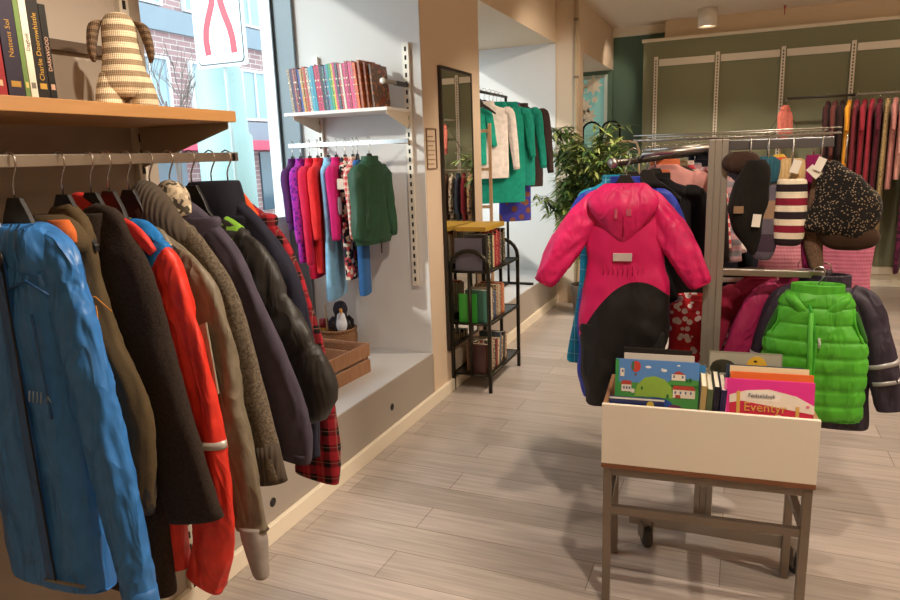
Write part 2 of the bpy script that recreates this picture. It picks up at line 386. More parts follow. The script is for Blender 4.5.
for z in (.5, 1.5, 2.35, 2.9): p.tube([(-1.585, 7.205, z-.012), (-1.585, 7.205, z+.012)], .026, plain('8d7c66', .5), 10)
tag(p.build('heating_pipe', plain('cbb696', .5)), 'thin vertical beige pipe running up the corner beside the second niche', 'pipe')
# outlets in the ledge board
for k, (y, z, l) in enumerate([(3.325, .194, 'small round dark outlet in the ledge board under the wooden crate'), (2.2, .165, 'small round dark outlet in the ledge board below the plaid shirt')]):
    q = MB().lathe([(.001, -1.797), (.02, -1.797), (.02, -1.803)], (0, 0, 0), 'x', 14).build('cable_outlet', plain('1d1a18', .5)); q.location = (0, y, z)
    tag(q, l, 'outlet')
# slotted wall standards
STW = plain('eee6d8', .4, .1, .02); SLOT = plain('15120f', .8)
def standard(label, x, y, z0, z1, face='y', mat=STW, group=None, slot=.022, pitch=.05, w=.03):
    t = thing('slotted_standard', label, 'wall standard', (x, y, z0), 0 if face == 'y' else pi/2, group)
    MB().box(-w/2, w/2, -.02, 0, 0, z1-z0).build('rail', mat, t)
    m = MB(); z = .03
    while z < z1-z0-.03:
        m.box(-.006, .006, -.0215, -.019, z, z+slot); z += pitch
    m.build('slots', SLOT, t); return t
ords = ['leftmost', 'second', 'third', 'fourth', 'fifth', 'sixth', 'seventh']
for i in range(7):
    standard('%s white slotted standard from the left on the green back wall' % ords[i] if i else 'leftmost white slotted standard on the green back wall', -1.0+.69*i, 8.94, .22, 2.69, 'y', STW, 'standards on the green wall', .02, .035, .045)
for i in range(6):
    q = MB().box(-.31, .31, -.018, 0, 0, .08).build('wall_rail_panel', STW, None, .002); q.location = (-.655+.69*i, 8.945, 2.58)
    tag(q, 'cream cross rail between the %s and %s standards on green wall' % (ords[i], ords[i+1]), 'cross rail', 'cross rails on the green wall')
standard('white slotted standard at right of the book shelf in the window niche', -1.89, 3.915, .8, 2.28, slot=.026, w=.04)
standard('white slotted standard behind left end of the niche book shelf', -2.53, 3.915, .8, 2.25, slot=.026, w=.035)
standard('white slotted standard on the dark wall holding the wooden shelf', -1.80, 1.70, .05, 2.6, 'x', plain('d6cdbd', .5), slot=.026, w=.035)
standard('white slotted standard on the dark wall near the books', -1.80, .8, .05, 2.6, 'x', plain('d6cdbd', .5), slot=.026, w=.035)
q = MB().box(-1.798, -1.78, .5, 1.66, 1.93, 1.96).build('wall_bar', plain('5a4a3c', .5, .3), None, .002)
tag(q, 'dark horizontal bar on the wall between books and striped toy', 'wall bar')
# ceiling lamps
LW = plain('efe7da', .5); GLOW = plain('ffdcae', .5, 0, 0, emit=9)
def spot(loc, target, power, size=55, blend=.6, col=(1, .85, .68), r=.05):
    d = bpy.data.lights.new('aimed_spot', 'SPOT'); d.energy = power; d.spot_size = radians(size); d.spot_blend = blend; d.color = col; d.shadow_soft_size = r
    o = bpy.data.objects.new('aimed_spot', d); COL.objects.link(o); o.location = loc
    o.rotation_euler = (Vector(target)-Vector(loc)).to_track_quat('-Z', 'Y').to_euler(); return o
def can(x, y, label, rad=.1, h=.19):
    t = thing('ceiling_lamp', label, 'ceiling lamp', (x, y, 3.1))
    MB().lathe([(.001, -.001), (rad, -.001), (rad, -h), (rad*.86, -h), (rad*.84, -h+.03), (.001, -h+.03)], seg=28).build('housing', LW, t)
    MB().lathe([(.001, -h+.028), (rad*.8, -h+.028), (rad*.8, -h+.022), (.001, -h+.022)], seg=24).build('bulb', GLOW, t)
can(-.42, 8.5, 'round white ceiling lamp above the rack in front of green wall')
can(1.03, 7.65, 'round white ceiling lamp cut by the top edge at right')
q = MB().lathe([(.001, 0), (.014, -.002), (.006, -.04), (.003, -.1), (.001, -.1)]).build('ceiling_sensor', plain('b0392c', .5)); q.location = (.36, 8.8, 3.1)
tag(q, 'tiny red fixture hanging from the ceiling before green wall', 'ceiling sensor')
# ------------------------------------------------------------------ outside the window
struct('ground', MB().box(-40, -2.96, -6, 45, -.35, -.15), plain('8b8d90', .9))
BW = 'street'
def brick():
    m, nt, b = base_mat('brick'); vec, (x, y, z) = objxyz(nt)
    cb = N(nt, 'ShaderNodeCombineXYZ'); nt.links.new(y, cb.inputs[0]); nt.links.new(z, cb.inputs[1])
    br = N(nt, 'ShaderNodeTexBrick'); nt.links.new(cb.outputs[0], br.inputs[0]); br.inputs['Scale'].default_value = 1
    br.inputs['Color1'].default_value = lin('b08a88'); br.inputs['Color2'].default_value = lin('967476'); br.inputs['Mortar'].default_value = lin('c9bdb4')
    br.inputs['Brick Width'].default_value = .5; br.inputs['Row Height'].default_value = .14; br.inputs['Mortar Size'].default_value = .012
    nt.links.new(br.outputs[0], b.inputs['Base Color']); b.inputs['Roughness'].default_value = .9; return m
t = thing('brick_building', 'red brick building with rows of windows across the street', 'building', (-14, 18, -.15))
BR = brick(); m = MB(); m.box(-3, 0, -14, 22, 0, 16); m.build('facade', BR, t)
PG = plain('a9c6d4', .1, 0, .3, .5, spec=.9); BF = plain('e8ecec', .5); GREYB = plain('8e99a3', .7)
k = 0
for r in range(4):
    MB().box(0, .12, -14, 22, 3.05+2.75*r-.62, 3.05+2.75*r-.05).build('spandrel', GREYB, t)
    for c in range(11):
        y = -9+2.1*c; z = 3.05+2.75*r
        f = MB().box(0, .1, y, y+1.35, z, z+.07).box(0, .1, y, y+1.35, z+1.43, z+1.5).box(0, .1, y, y+.08, z+.07, z+1.43).box(0, .1, y+1.27, y+1.35, z+.07, z+1.43).box(0, .08, y+.64, y+.71, z+.07, z+1.43).build('window', BF, t)
        MB().box(.01, .04, y+.08, y+1.27, z+.07, z+1.43).build('pane', PG, f)
MB().box(0, .9, -14, 22, 2.15, 2.42).build('red_canopy', plain('e0506a', .6), t)
m = MB()
for c in range(13): m.box(0, .06, -13+2.6*c, -11+2.6*c, .3, 2.1)
m.build('shop_window', plain('5f7a8c', .1, 0, .4, .4, spec=.9), t)
q = MB().lathe([(.001, -.15), (.34, -.15), (.34, 1.95), (.3, 2.0), (.28, 2.75), (.2, 2.9), (.001, 2.95)], seg=24).build('street_column', plain('a8c4c2', .6, 0, .1, 1)); q.location = (-6.1, 7.2, 0)
tag(q, 'pale green round column standing on the pavement outside window', 'column')
t = thing('road_sign', 'white road sign with two red curved bands seen through window', 'road sign', (-5.55, 6.62, 2.7))
Z = Matrix.Identity(4)
def rrect(w, h, r, n=5):
    P = []
    for cx, cz, a0 in ((w-r, h-r, 0), (-w+r, h-r, 90), (-w+r, -h+r, 180), (w-r, -h+r, 270)):
        for i in range(n+1): a = radians(a0+90*i/n); P.append((cx+r*cos(a), cz+r*sin(a)))
    return P
SG = plain('eef4f4', .35); SK = plain('4b5358', .4); SR = plain('d42e46', .4)
T = lambda y, x=0, z=0: Matrix.Translation((x, y, z))
MB().poly(rrect(.36, .48, .03), .02, T(0, 0, .48)).build('panel', SG, t)
MB().poly(rrect(.33, .45, .05), .004, T(-.004, 0, .48)).build('border', SK, t)
MB().poly(rrect(.315, .435, .045), .004, T(-.008, 0, .48)).build('face', SG, t)
m = MB()
def band(cl, w):
    L = []; Rr = []
    for i, (x, z) in enumerate(cl):
        a, b = cl[max(i-1, 0)], cl[min(i+1, len(cl)-1)]; d = Vector((b[0]-a[0], b[1]-a[1])).normalized()
        L.append((x-d.y*w, z+d.x*w)); Rr.append((x+d.y*w, z-d.x*w))
    return L+Rr[::-1]
m.poly(band([(-.17, .14), (-.185, .3), (-.17, .42), (-.12, .55), (-.06, .68), (-.03, .86)], .042), .003, T(-.011))
m.poly(band([(.2, .14), (.19, .3), (.16, .42), (.11, .55), (.07, .68), (.04, .86)], .042), .003, T(-.011))
m.build('red_bands', SR, t)
MB().tube([(0, .05, -2.85), (0, .05, 1.4)], .022).build('pole', plain('b4c2c2', .5), t)
t = thing('street_tree', 'small bare tree with thin branches on the street outside', 'tree', (-9, 9.35, -.15))
m = MB(); rnd = random.Random(3)
def branch(p, d, l, r, k):
    q = p+d*l; m.tube([p, p+d*l*.5+Vector((rnd.uniform(-.02, .02),)*3), q], [r, r*.8, r*.6], None, 5, False)
    if k:
        for i in range(3 if k > 1 else 4):
            e = (d+Vector((rnd.uniform(-.6, .6), rnd.uniform(-.6, .6), rnd.uniform(-.1, .5)))).normalized(); branch(p+d*l*rnd.uniform(.5, 1), e, l*.68, r*.55, k-1)
branch(Vector((0, 0, 0)), Vector((0, 0, 1)), 1.9, .05, 4); m.build('branches', plain('7d7068', .9), t)
t = thing('parked_bicycle', 'bicycle with a yellow box standing outside the window', 'bicycle', (-5.2, 6.6, -.15), radians(75))
m = MB()
for x in (-.5, .5):
    w = MB(); w.tube([(x+.33*cos(a*pi/10), 0, .33+.33*sin(a*pi/10)) for a in range(21)], .02, None, 6, False); w.build('wheel', SK, t)
m.tube([(-.5, 0, .33), (0, 0, .33), (.38, 0, .85), (-.2, 0, .85), (-.5, 0, .33)], .018).tube([(0, 0, .33), (-.2, 0, .95)], .018).tube([(.5, 0, .33), (.36, 0, 1.0)], .018).tube([(.36, -.25, 1.02), (.36, .25, 1.02)], .014)
m.build('frame', plain('c9ced2', .4), t); MB().box(-.38, -.05, -.15, .15, .95, 1.2).build('box', plain('e8d22c', .6), t)
# ------------------------------------------------------------------ writing and books
def text_mesh(s, size, mat, parent, M, ext=.0004, align='CENTER', name='lettering'):
    c = bpy.data.curves.new('txt', 'FONT'); c.body = s; c.size = size; c.extrude = ext; c.align_x = align; c.align_y = 'CENTER'; c.resolution_u = 2
    o = bpy.data.objects.new('txt', c); COL.objects.link(o)
    bpy.context.view_layer.update()
    me = bpy.data.meshes.new_from_object(o.evaluated_get(bpy.context.evaluated_depsgraph_get()))
    bpy.data.objects.remove(o); me.transform(M); me.materials.clear(); me.materials.append(mat)
    q = bpy.data.objects.new(name, me); COL.objects.link(q); q.parent = parent; return q
PAGE = plain('ede4d0', .85, 0, .05, 40)
RX = Matrix.Rotation(radians(90), 4, 'X')          # text standing in the xz plane facing -y
def book(label, loc, rz, th, h, d, col, lean=0, group=None, mats=None, coat=.1, cat='book', name='book', pages=True):
    mt = mats or plain(col, .4, 0, .05, 20, coat=coat)
    t = thing(name, label, cat, loc, rz, group); M = Matrix.Rotation(radians(lean), 4, 'Y'); b = min(.0022, th*.2)
    MB().box(-th/2, -th/2+b, 0, d, 0, h, None, M).box(th/2-b, th/2, 0, d, 0, h, None, M).box(-th/2+b, th/2-b, 0, b, 0, h, None, M).build('cover', mt, t)
    if pages: MB().box(-th/2+b, th/2-b, b, d-.003, .003, h-.003, None, M).build('pages', PAGE, t)
    return t
def speckle(c, c2, c3='f2e6c8', sc=90):
    key = ('s', c, c2, c3, sc)
    if key in MATS: return MATS[key]
    m, nt, b = base_mat('spine_print_%d' % len(MATS)); vec, _ = objxyz(nt)
    v = nz(nt, vec, sc, 2, .5); w = nz(nt, vec, sc*.35, 1)
    col = mix(nt, mth(nt, 'GREATER_THAN', v, .56), lin(c), lin(c2)); col = mix(nt, mth(nt, 'GREATER_THAN', w, .62), col, lin(c3))
    nt.links.new(col, b.inputs['Base Color']); b.inputs['Roughness'].default_value = .35; MATS[key] = m; return m
# ------------------------------------------------------------------ wooden wall shelf with its rail, books and toy
WOOD = plain('d9a05f', .5, 0, .1, 2.5, .1, 30)
def wood(c='c98f52', c2='a8713c', ax=(1, 14, 14), rough=.5):
    key = ('w', c, c2, ax)
    if key in MATS: return MATS[key]
    m, nt, b = base_mat('wood_%d' % len(MATS)); vec, _ = objxyz(nt)
    mp = N(nt, 'ShaderNodeMapping'); mp.inputs['Scale'].default_value = ax; nt.links.new(vec, mp.inputs[0])
    g = nz(nt, mp.outputs[0], 3, 5, .8); nt.links.new(mix(nt, g, lin(c2), lin(c)), b.inputs['Base Color'])
    b.inputs['Roughness'].default_value = rough; bump(nt, b, g, .12, .002); MATS[key] = m; return m
t = thing('wall_shelf', 'long light wood shelf above the row of coats', 'shelf', (-1.8, .3, 1.724))
MB().box(.02, .4, -.9, 1.41, 0, .032).build('board', wood('cf9a62', 'b07d45', (14, 1, 14)), t, .002)
for y in (.5, 1.4):
    m = MB(); m.poly([(.0, -.125), (.02, -.125), (.375, -.018), (.375, 0), (0, 0)], .004, Matrix.Translation((0, y-.002, 0)))
    m.build('bracket', plain('b9aa95', .5, .1), t)
t = thing('clothes_rail', 'flat steel rail under the wooden shelf carrying the coats', 'clothes rail', (-1.42, .0, 1.624))
MB().box(-.006, .006, -.6, 1.72, -.014, .012).build('bar', steel('cfc8bd', .28), t, .001)
for y in (.81, 1.7):
    MB().box(-.38, .006, y-.006, y+.006, -.012, .008).build('arm', steel('8d8780', .35), t)
q = MB().box(0, .11, 0, .08, .0, .001).box(0, .11, 0, .0015, .001, .13).build('bookend', plain('b4b6b0', .3, 0, .02), None, .0005)
q.location = (-1.56, 1.145, 1.7565); q.rotation_euler = (0, 0, 0)
tag(q, 'thin metal bookend holding up the books on the wooden shelf', 'bookend')
bk = [(1.006, .038, .235, 'a3262c', 'red novel at the left end of the wooden shelf', None, 'f3c9a0'),
      (1.0465, .036, .245, '2b2236', 'thick dark purple novel with gold script spine on the wooden shelf', 'Nattens Sol', 'c79a4a'),
      (1.0715, .011, .235, '6f8a4a', 'thin green and gold book between the purple and white ones', None, 'e5d27c'),
      (1.087, .016, .24, 'ece2cc', 'white spined book in the row on the wooden shelf', 'Dagbok', '8a8478'),
      (1.110, .027, .225, '1d1715', 'black novel with tall gold spine lettering on wooden shelf', 'Charlie Doornwhistle', 'd8a94e'),
      (1.133, .016, .2, '17130f', 'black novel with red and white letters, last against bookend', 'DARKWOOD', 'e0b49a')]
for y, th, h, c, l, tx, tc in bk:
    o = book(l, (-1.425, y, 1.7565), radians(90), th, h, .15, c, 0, 'novels on the wooden shelf')
    tm = plain(tc, .35, .3)
    if tx: text_mesh(tx, .016 if len(tx) > 10 else (.012 if th < .02 else .019), tm, o, Matrix.Translation((0, -.0006, h*.48)) @ Matrix.Rotation(-pi/2, 4, 'Y') @ RX)
    MB().box(-th*.3, th*.3, -.0008, 0, .02, .032).build('spine_emblem', tm, o)
# striped toy seen from behind
t = thing('stuffed_toy', 'striped knitted toy elephant with brown ears sitting on wooden shelf', 'soft toy', (-1.6, 1.5, 1.7565), radians(48)); t.scale = (.84, .84, 1.02)
TS = fabric('e9d5b4', .9, 'knit', 'stripe', c2='a08a6e', ps=34)
add = MB()
add_loft(add, cat_rom([(0, 0, .255, .012, .012), (0, 0, .25, .035, .04), (0, 0, .225, .052, .055), (0, 0, .18, .055, .055), (0, 0, .13, .062, .06), (0, 0, .09, .072, .066), (0, 0, .06, .074, .066), (0, 0, .035, .06, .05)], 5), None, 32, 1, .002, 1)
add.build('body', TS, t)
for q_ in (-1, 1):
    m = MB(); add_loft(m, cat_rom([(q_*.04, 0, .1, .035, .04), (q_*.05, -.01, .05, .042, .045), (q_*.055, -.02, .012, .04, .045), (q_*.055, -.02, .001, .03, .035)], 5), None, 24, 1, .002, 2); m.build('leg', TS, t)
    m = MB(); add_loft(m, cat_rom([(q_*.04, 0, .235, .01, .02), (q_*.07, -.0, .225, .018, .035), (q_*.085, .0, .18, .016, .045), (q_*.088, .0, .145, .012, .035), (q_*.085, 0, .13, .006, .015)], 5), None, 20, 1, .002, 3); m.build('ear', fabric('7a624c', .9, 'knit', 'stripe', c2='5d4936', ps=60), t)
m = MB(); m.tube([(0, .07, .05), (0, .09, .035), (0, .1, .015)], [.01, .009, .007]); m.build('tail', TS, t)
# ------------------------------------------------------------------ the row of coats on the left rail
O = {'blue': (1.0, [(0.157, -0.192), (0.184, -0.275), (0.213, -0.424), (0.228, -0.579), (0.255, -0.762), (0.269, -1.02)]),
'olive': (1.115, [(0.07, -0.15), (0.094, -0.296), (0.129, -0.41), (0.185, -0.524), (0.196, -0.643), (0.158, -0.839)]),
'wool': (1.19, [(0.089, -0.135), (0.121, -0.181), (0.166, -0.261), (0.199, -0.402), (0.243, -0.619), (0.3, -0.868)]),
'red': (1.24, [(0.119, -0.165), (0.161, -0.201), (0.214, -0.259), (0.253, -0.416), (0.282, -0.59), (0.29, -0.772), (0.275, -0.967), (0.22, -1.11)]),
'khaki': (1.30, [(0.131, -0.2), (0.217, -0.265), (0.27, -0.354), (0.3, -0.479), (0.307, -0.608), (0.332, -0.793), (0.343, -0.96)]),
'knit': (1.37, [(0.075, -0.14), (0.165, -0.204), (0.259, -0.343), (0.311, -0.578), (0.362, -0.849)]),
'purple': (1.44, [(0.062, -0.119), (0.2, -0.225), (0.292, -0.409), (0.369, -0.594), (0.401, -0.731), (0.387, -0.82)]),
'puffer': (1.52, [(0.106, -0.166), (0.224, -0.234), (0.302, -0.37), (0.387, -0.504), (0.433, -0.6), (0.428, -0.64)]),
'navy': (1.60, [(0.096, -0.13), (0.193, -0.202), (0.283, -0.328), (0.318, -0.501), (0.324, -0.711), (0.309, -0.886)]),
'plaid': (1.67, [(0.075, -0.135), (0.207, -0.253), (0.29, -0.49), (0.321, -0.673), (0.337, -0.863), (0.32, -0.998)])}
def coat(key, name, label, mat, cx=0, w=.066, d=.024, zn=-.17, shw=None, bw=.15, hem=-.75, dep=.045, left=.3, taper=.75, lm=-.34, x0=None, hlabel=None, plate=HB, **k):
    y, out = O[key]
    sh = shw or max(out[1][0]-.075, .05)
    cen = sleeve_from(out, w, d, x0 if x0 is not None else cx+.02, zn-.03, 0, taper)
    L = [(max(cx-.09, lm), 0, -.2, w*.8, d*.8), (max(cx-.15, lm), 0, -.27, w*.9, d), (max(cx-.17, lm), 0, -.5, w*.85, d), (max(cx-.18, lm), 0, -.72, w*.7, d*.8)]
    body = [(zn+.012, cx, .045, .03), (zn-.01, cx, .075, dep*.8), (out[0][1]-.05, cx+(sh-bw*.6)*.3, (sh+bw)*.55, dep*.85), (out[0][1]-.16, cx, bw, dep), ((hem-.2)/2, cx, bw, dep), (hem+.05, cx, bw, dep), (hem, cx, bw*.97, dep*.9)]
    t = garment(name, label, 'jacket', (-1.42, y, 1.63), 0, body, mat, [cen, L], group='coats on the steel rail', **k)
    for ch in [o for o in COL.objects if o.parent == t]:
        if ch.name.split('.')[0] in ('hood', 'collar', 'lining', 'shawl_collar', 'collar_lining', 'collar_flap', 'collar_side', 'size_label', 'hood_toggle') and key not in ('navy', 'red'): ch.location.z -= .022
    hanger(hlabel, (-1.42, y, 1.622), 0, .085, plate, group='hangers on the steel rail', drop=.075); return t, cen
BLUE = fabric('3a80cc', .42, 'nylon', wr=.5)
def blue_x(t, s):
    BD = fabric('2c5f9e', .45, 'nylon', wr=.4)
    # rumpled hood lying behind the neck, light lining, zip flap, pocket seams, hem cord, small chest mark
    m = MB(); add_loft(m, cat_rom([(.02, .0, -.115, .05, .03), (.03, .0, -.13, .075, .045), (.035, .0, -.165, .095, .052), (.04, 0, -.205, .09, .05), (.045, 0, -.225, .06, .035)], 5), None, 28, .95, .007, 3); m.build('hood', BLUE, t)
    m = MB(); add_loft(m, cat_rom([(-.03, -.045, -.105, .022, .016), (-.035, -.05, -.125, .034, .026), (-.045, -.052, -.16, .028, .02)], 4), None, 18, 1, .004, 4); part_label(m.build('lining', fabric('d8d2c4', .9), t), 'pale grey collar lining')
    MB().box(-.018, .012, -.0615, -.05, -.96, -.2).build('zip_flap', BD, t, .003)
    MB().tube([(.015, -.062, -.22), (.016, -.064, -.6), (.016, -.062, -.95)], .0022).build('zip', HB, t)
    m = MB(); m.tube([(.075, -.058, -.32), (.08, -.058, -.44), (.085, -.057, -.55)], .0028); m.tube([(.02, -.058, -.27), (.07, -.056, -.25), (.12, -.045, -.28)], .0025); m.build('seam', BD, t)
    m = MB()
    for i in range(4): m.tube([(.03+.012*i, -.0625, -.515), (.036+.012*i, -.0625, -.49)], .0018, None, 5)
    m.tube([(.082, -.0625, -.51), (.09, -.0625, -.497), (.098, -.0625, -.51)], .002, None, 5); m.build('chest_mark', plain('9db8d8', .5), t)
    m = MB(); m.tube([(-.02, -.06, -.955), (.04, -.062, -.95), (.1, -.055, -.95)], .004); m.build('hem_cord', plain('8d8678', .7), t)
    m = MB(); m.tube([(.0, -.066, -.17), (.004, -.07, -.19), (.0, -.066, -.21)], .005).tube([(.02, -.066, -.165), (.03, -.07, -.18), (.02, -.068, -.2)], .004); m.build('hood_toggle', HB, t)
t, c_ = coat('blue', 'rain_jacket', 'bright blue rain jacket nearest the camera on the steel rail', BLUE, -.04, .07, .03, bw=.16, hem=-.985, dep=.058, fold=.010, sfold=.008, seg=56, res=12, taper=.62,
     collar=(-.03, -.165, .07, .05, .045), cuff=(.07, fabric('3a78bd', .5, 'nylon')), extra=blue_x, hlabel='black hanger holding the bright blue rain jacket', seed=4.2)
OL = fabric('5a4b33', .8, 'weave', wr=.35); OR = fabric('e2733a', .8)
def olive_x(t, s):
    m = MB(); add_loft(m, cat_rom([(-.03, -.01, -.105, .05, .03), (-.01, -.01, -.125, .065, .045), (.0, -.01, -.17, .075, .05), (.005, -.01, -.2, .05, .03)], 5), None, 24, .95, .006, 3); m.build('hood', OL, t)
    m = MB(); add_loft(m, cat_rom([(.03, -.045, -.115, .03, .014), (.035, -.047, -.14, .04, .02), (.04, -.043, -.165, .032, .016)], 4), None, 18, 1, .003, 4); part_label(m.build('lining', OR, t), 'orange fleece lining')
    m = MB(); ST = plain('d98a3c', .7)
    m.tube([(.075, -.045, -.305), (.1, -.036, -.31), (.125, -.02, -.345)], .0016, None, 5).tube([(.08, -.044, -.33), (.1, -.038, -.33), (.1, -.04, -.52)], .0016, None, 5).tube([(.09, -.042, -.53), (.135, -.03, -.525), (.17, -.01, -.52)], .0016, None, 5).tube([(.09, -.042, -.545), (.135, -.03, -.54), (.17, -.01, -.535)], .0016, None, 5)
    part_label(m.build('stitching', ST, t), 'orange contrast stitching')
    q = MB().box(.135, .165, -.05, -.047, -.80, -.765); q.build('tag_label', plain('f2ede4', .6), t)
    MB().box(.139, .161, -.051, -.05, -.796, -.769).build('tag_print', plain('e2762e', .6), t)
coat('olive', 'softshell_jacket', 'olive brown jacket with orange lining beside the blue rain jacket', OL, -.085, .06, .026, bw=.1, hem=-.82, lm=-.3, fold=.006, collar=(-.03, -.16, .06, .045, .04), cuff=(.12, fabric('2c2a2a', .6, 'nylon')), extra=olive_x, hlabel='black hanger holding the olive brown jacket', seed=8, seg=48, res=9)
WB = fabric('352b25', .95, 'wool', wr=.3)
coat('wool', 'wool_coat', 'dark brown wool coat hanging between olive jacket and red jacket', WB, -.03, .08, .028, zn=-.195, bw=.13, hem=-1.13, fold=.005, taper=1.08, collar=(-.01, -.16, .065, .05, .05), hlabel='black hanger holding the dark brown wool coat', seed=3, seg=48, res=9)
RED = fabric('e8392a', .5, 'nylon', wr=.4); BLU = fabric('1d7fd0', .5, 'nylon')
def red_x(t, s):
    m = MB(); add_loft(m, cat_rom([(-.10, -.045, -.135, .02, .010), (-.05, -.048, -.108, .026, .012), (.0, -.046, -.125, .022, .011), (.05, -.046, -.152, .022, .011), (.11, -.044, -.182, .024, .011), (.155, -.036, -.225, .012, .008)], 6), None, 20, .9, .003, 5, oriented=True); part_label(m.build('collar_flap', fabric('d83a32', .6), t), 'open red collar')
    m = MB(); add_loft(m, cat_rom([(-.05, -.02, -.1, .02, .02), (-.045, -.02, -.14, .03, .03), (-.04, -.02, -.2, .03, .03)], 5), None, 20, .9, .003, 5); part_label(m.build('collar_side', fabric('d83a32', .6), t), 'red collar side')
t, c_ = coat('red', 'ski_jacket', 'red jacket with bright blue shoulder among the coats', RED, -.02, .068, .024, zn=-.165, bw=.13, hem=-1.08, fold=.008, taper=.85, extra=red_x, bands=((.06, .42, BLU), (.72, .75, plain('cfc9c0', .3, .2))), hlabel='black hanger holding the red and blue jacket', seed=2, seg=48, res=9)
KH = fabric('7d7260', .55, 'nylon', wr=.45)
def khaki_x(t, s):
    m = MB(); add_loft(m, cat_rom([(.06, -.045, -.205, .03, .008), (.12, -.045, -.2, .03, .01), (.15, -.045, -.225, .022, .008)], 5), None, 16, .9, .001, 5, oriented=True); m.build('epaulet', KH, t)
    m = MB(); m.lathe([(.001, 0), (.009, 0), (.009, .004), (.001, .005)], seg=14); q = m.build('button', plain('d9b98a', .3, .6), t); q.location = (.165, -.055, -.215)
    m = MB(); m.poly([(.205, -.58), (.265, -.58), (.25, -.4), (.2, -.42)], .006, Matrix.Translation((0, -.052, 0))); m.build('sleeve_pocket', fabric('9a8f7c', .6, 'nylon'), t, .002)
    MB().tube([(.21, -.055, -.43), (.23, -.056, -.5), (.22, -.055, -.56)], .003).build('zip', plain('c9c0b0', .3, .6), t)
    m = MB(); add_loft(m, cat_rom([(.29, -.01, -.95, .036, .028), (.295, -.01, -.99, .038, .028), (.3, -.01, -1.04, .03, .024), (.305, -.01, -1.09, .022, .018), (.305, -.01, -1.1, .01, .01)], 5), None, 20, .95, .003, 8); part_label(m.build('cuff_mitten', fabric('a09892', .8), t), 'grey knitted cuff')
coat('khaki', 'bomber_jacket', 'khaki grey bomber jacket with sleeve pocket behind the red jacket', KH, 0, .068, .024, bw=.13, hem=-.9, fold=.009, taper=.72, extra=khaki_x, hlabel='black hanger holding the khaki bomber jacket', seed=11, seg=48, res=9)
KN = fabric('6b6052', .95, 'wool', wr=.3, heather=.2); KR = fabric('554b41', .95, 'rib', wr=.3)
def knit_x(t, s):
    m = MB(); add_loft(m, cat_rom([(-.04, -.0, -.07, .03, .03), (-.01, -.02, -.085, .05, .045), (.03, -.03, -.12, .06, .045), (.07, -.03, -.17, .055, .035), (.1, -.02, -.21, .04, .02)], 6), None, 30, .95, .003, 3, oriented=True); m.build('shawl_collar', KR, t)
    q = MB().box(-.07, -.035, -.06, -.055, -.125, -.075).build('size_label', plain('e3dccb', .8), t)
coat('knit', 'knit_cardigan', 'grey brown knitted cardigan with ribbed collar between khaki and purple jackets', KN, 0, .064, .026, bw=.13, hem=-.85, fold=.004, extra=knit_x, cuff=(.13, KR), taper=.85, hlabel='black hanger holding the grey brown cardigan', seed=12, seg=48, res=9)
PU = fabric('4e4756', .8, 'weave', wr=.3)
def purp_x(t, s):
    m = MB(); add_loft(m, cat_rom([(-.03, -.0, -.08, .04, .03), (.01, -.01, -.1, .055, .04), (.04, -.02, -.15, .045, .03)], 5), None, 24, .95, .004, 3, oriented=True); part_label(m.build('collar_lining', fabric('b5a48c', .8, pat='multi', c2='4a4238', c3='d8c8ac', ps=90), t), 'beige patterned collar lining')
coat('purple', 'fleece_jacket', 'purple grey fleece jacket with patterned collar beside black puffer', PU, 0, .066, .024, bw=.13, hem=-.84, fold=.005, extra=purp_x, cuff=(.1, fabric('3d3846', .8)), taper=.8, hlabel='black hanger holding the purple grey fleece jacket', seed=13, seg=48, res=9)
PB = fabric('2c2a28', .55, 'nylon', wr=.3); GR = fabric('7fb53c', .7)
coat('puffer', 'puffer_jacket', 'black quilted puffer jacket with green shoulder and cuffs', PB, 0, .115, .034, zn=-.195, bw=.13, hem=-.7, fold=.005, quilt=.15, taper=.9, cuff=(.07, GR), bands=((.14, .31, GR),), hlabel='black hanger holding the black puffer jacket', seed=14, seg=48, res=12)
NV = fabric('262636', .8, 'weave', wr=.4)
def navy_x(t, s):
    m = MB(); R = [(.0, 0, -.2, .1, .06), (.0, 0, -.14, .1, .065), (.005, 0, -.095, .088, .06), (.01, 0, -.075, .075, .05), (.01, 0, -.09, .06, .038), (.01, 0, -.13, .05, .03)]
    add_loft(m, cat_rom(R, 5), None, 32, 1, .005, 4); m.build('hood', fabric('20202a', .85), t)
    q = MB().box(-.01, .03, -.03, -.02, -.135, -.105).build('neck_label', plain('cfc6b5', .8), t)
coat('navy', 'hooded_jacket', 'dark navy jacket with round upright collar behind the puffer', NV, 0, .066, .024, bw=.13, hem=-.88, fold=.008, extra=navy_x, taper=.85, hlabel='black hanger holding the dark navy jacket', seed=15, seg=48, res=9)
PL = fabric('a82432', .9, 'weave', 'plaid', '16100f', '9c6a60', 19, wr=.3)
def plaid_x(t, s):
    m = MB(); add_loft(m, cat_rom([(.0, -.02, -.09, .04, .02), (.05, -.03, -.125, .045, .022), (.1, -.03, -.18, .035, .016)], 5), None, 22, .95, .003, 3, oriented=True); part_label(m.build('collar', fabric('e0572c', .8), t), 'orange inner collar')
coat('plaid', 'flannel_shirt', 'red and black plaid flannel shirt at far end of steel rail', PL, 0, .078, .022, bw=.14, hem=-.95, fold=.005, extra=plaid_x, taper=1.0, hlabel='black hanger holding the plaid flannel shirt', seed=16, seg=48, res=9)
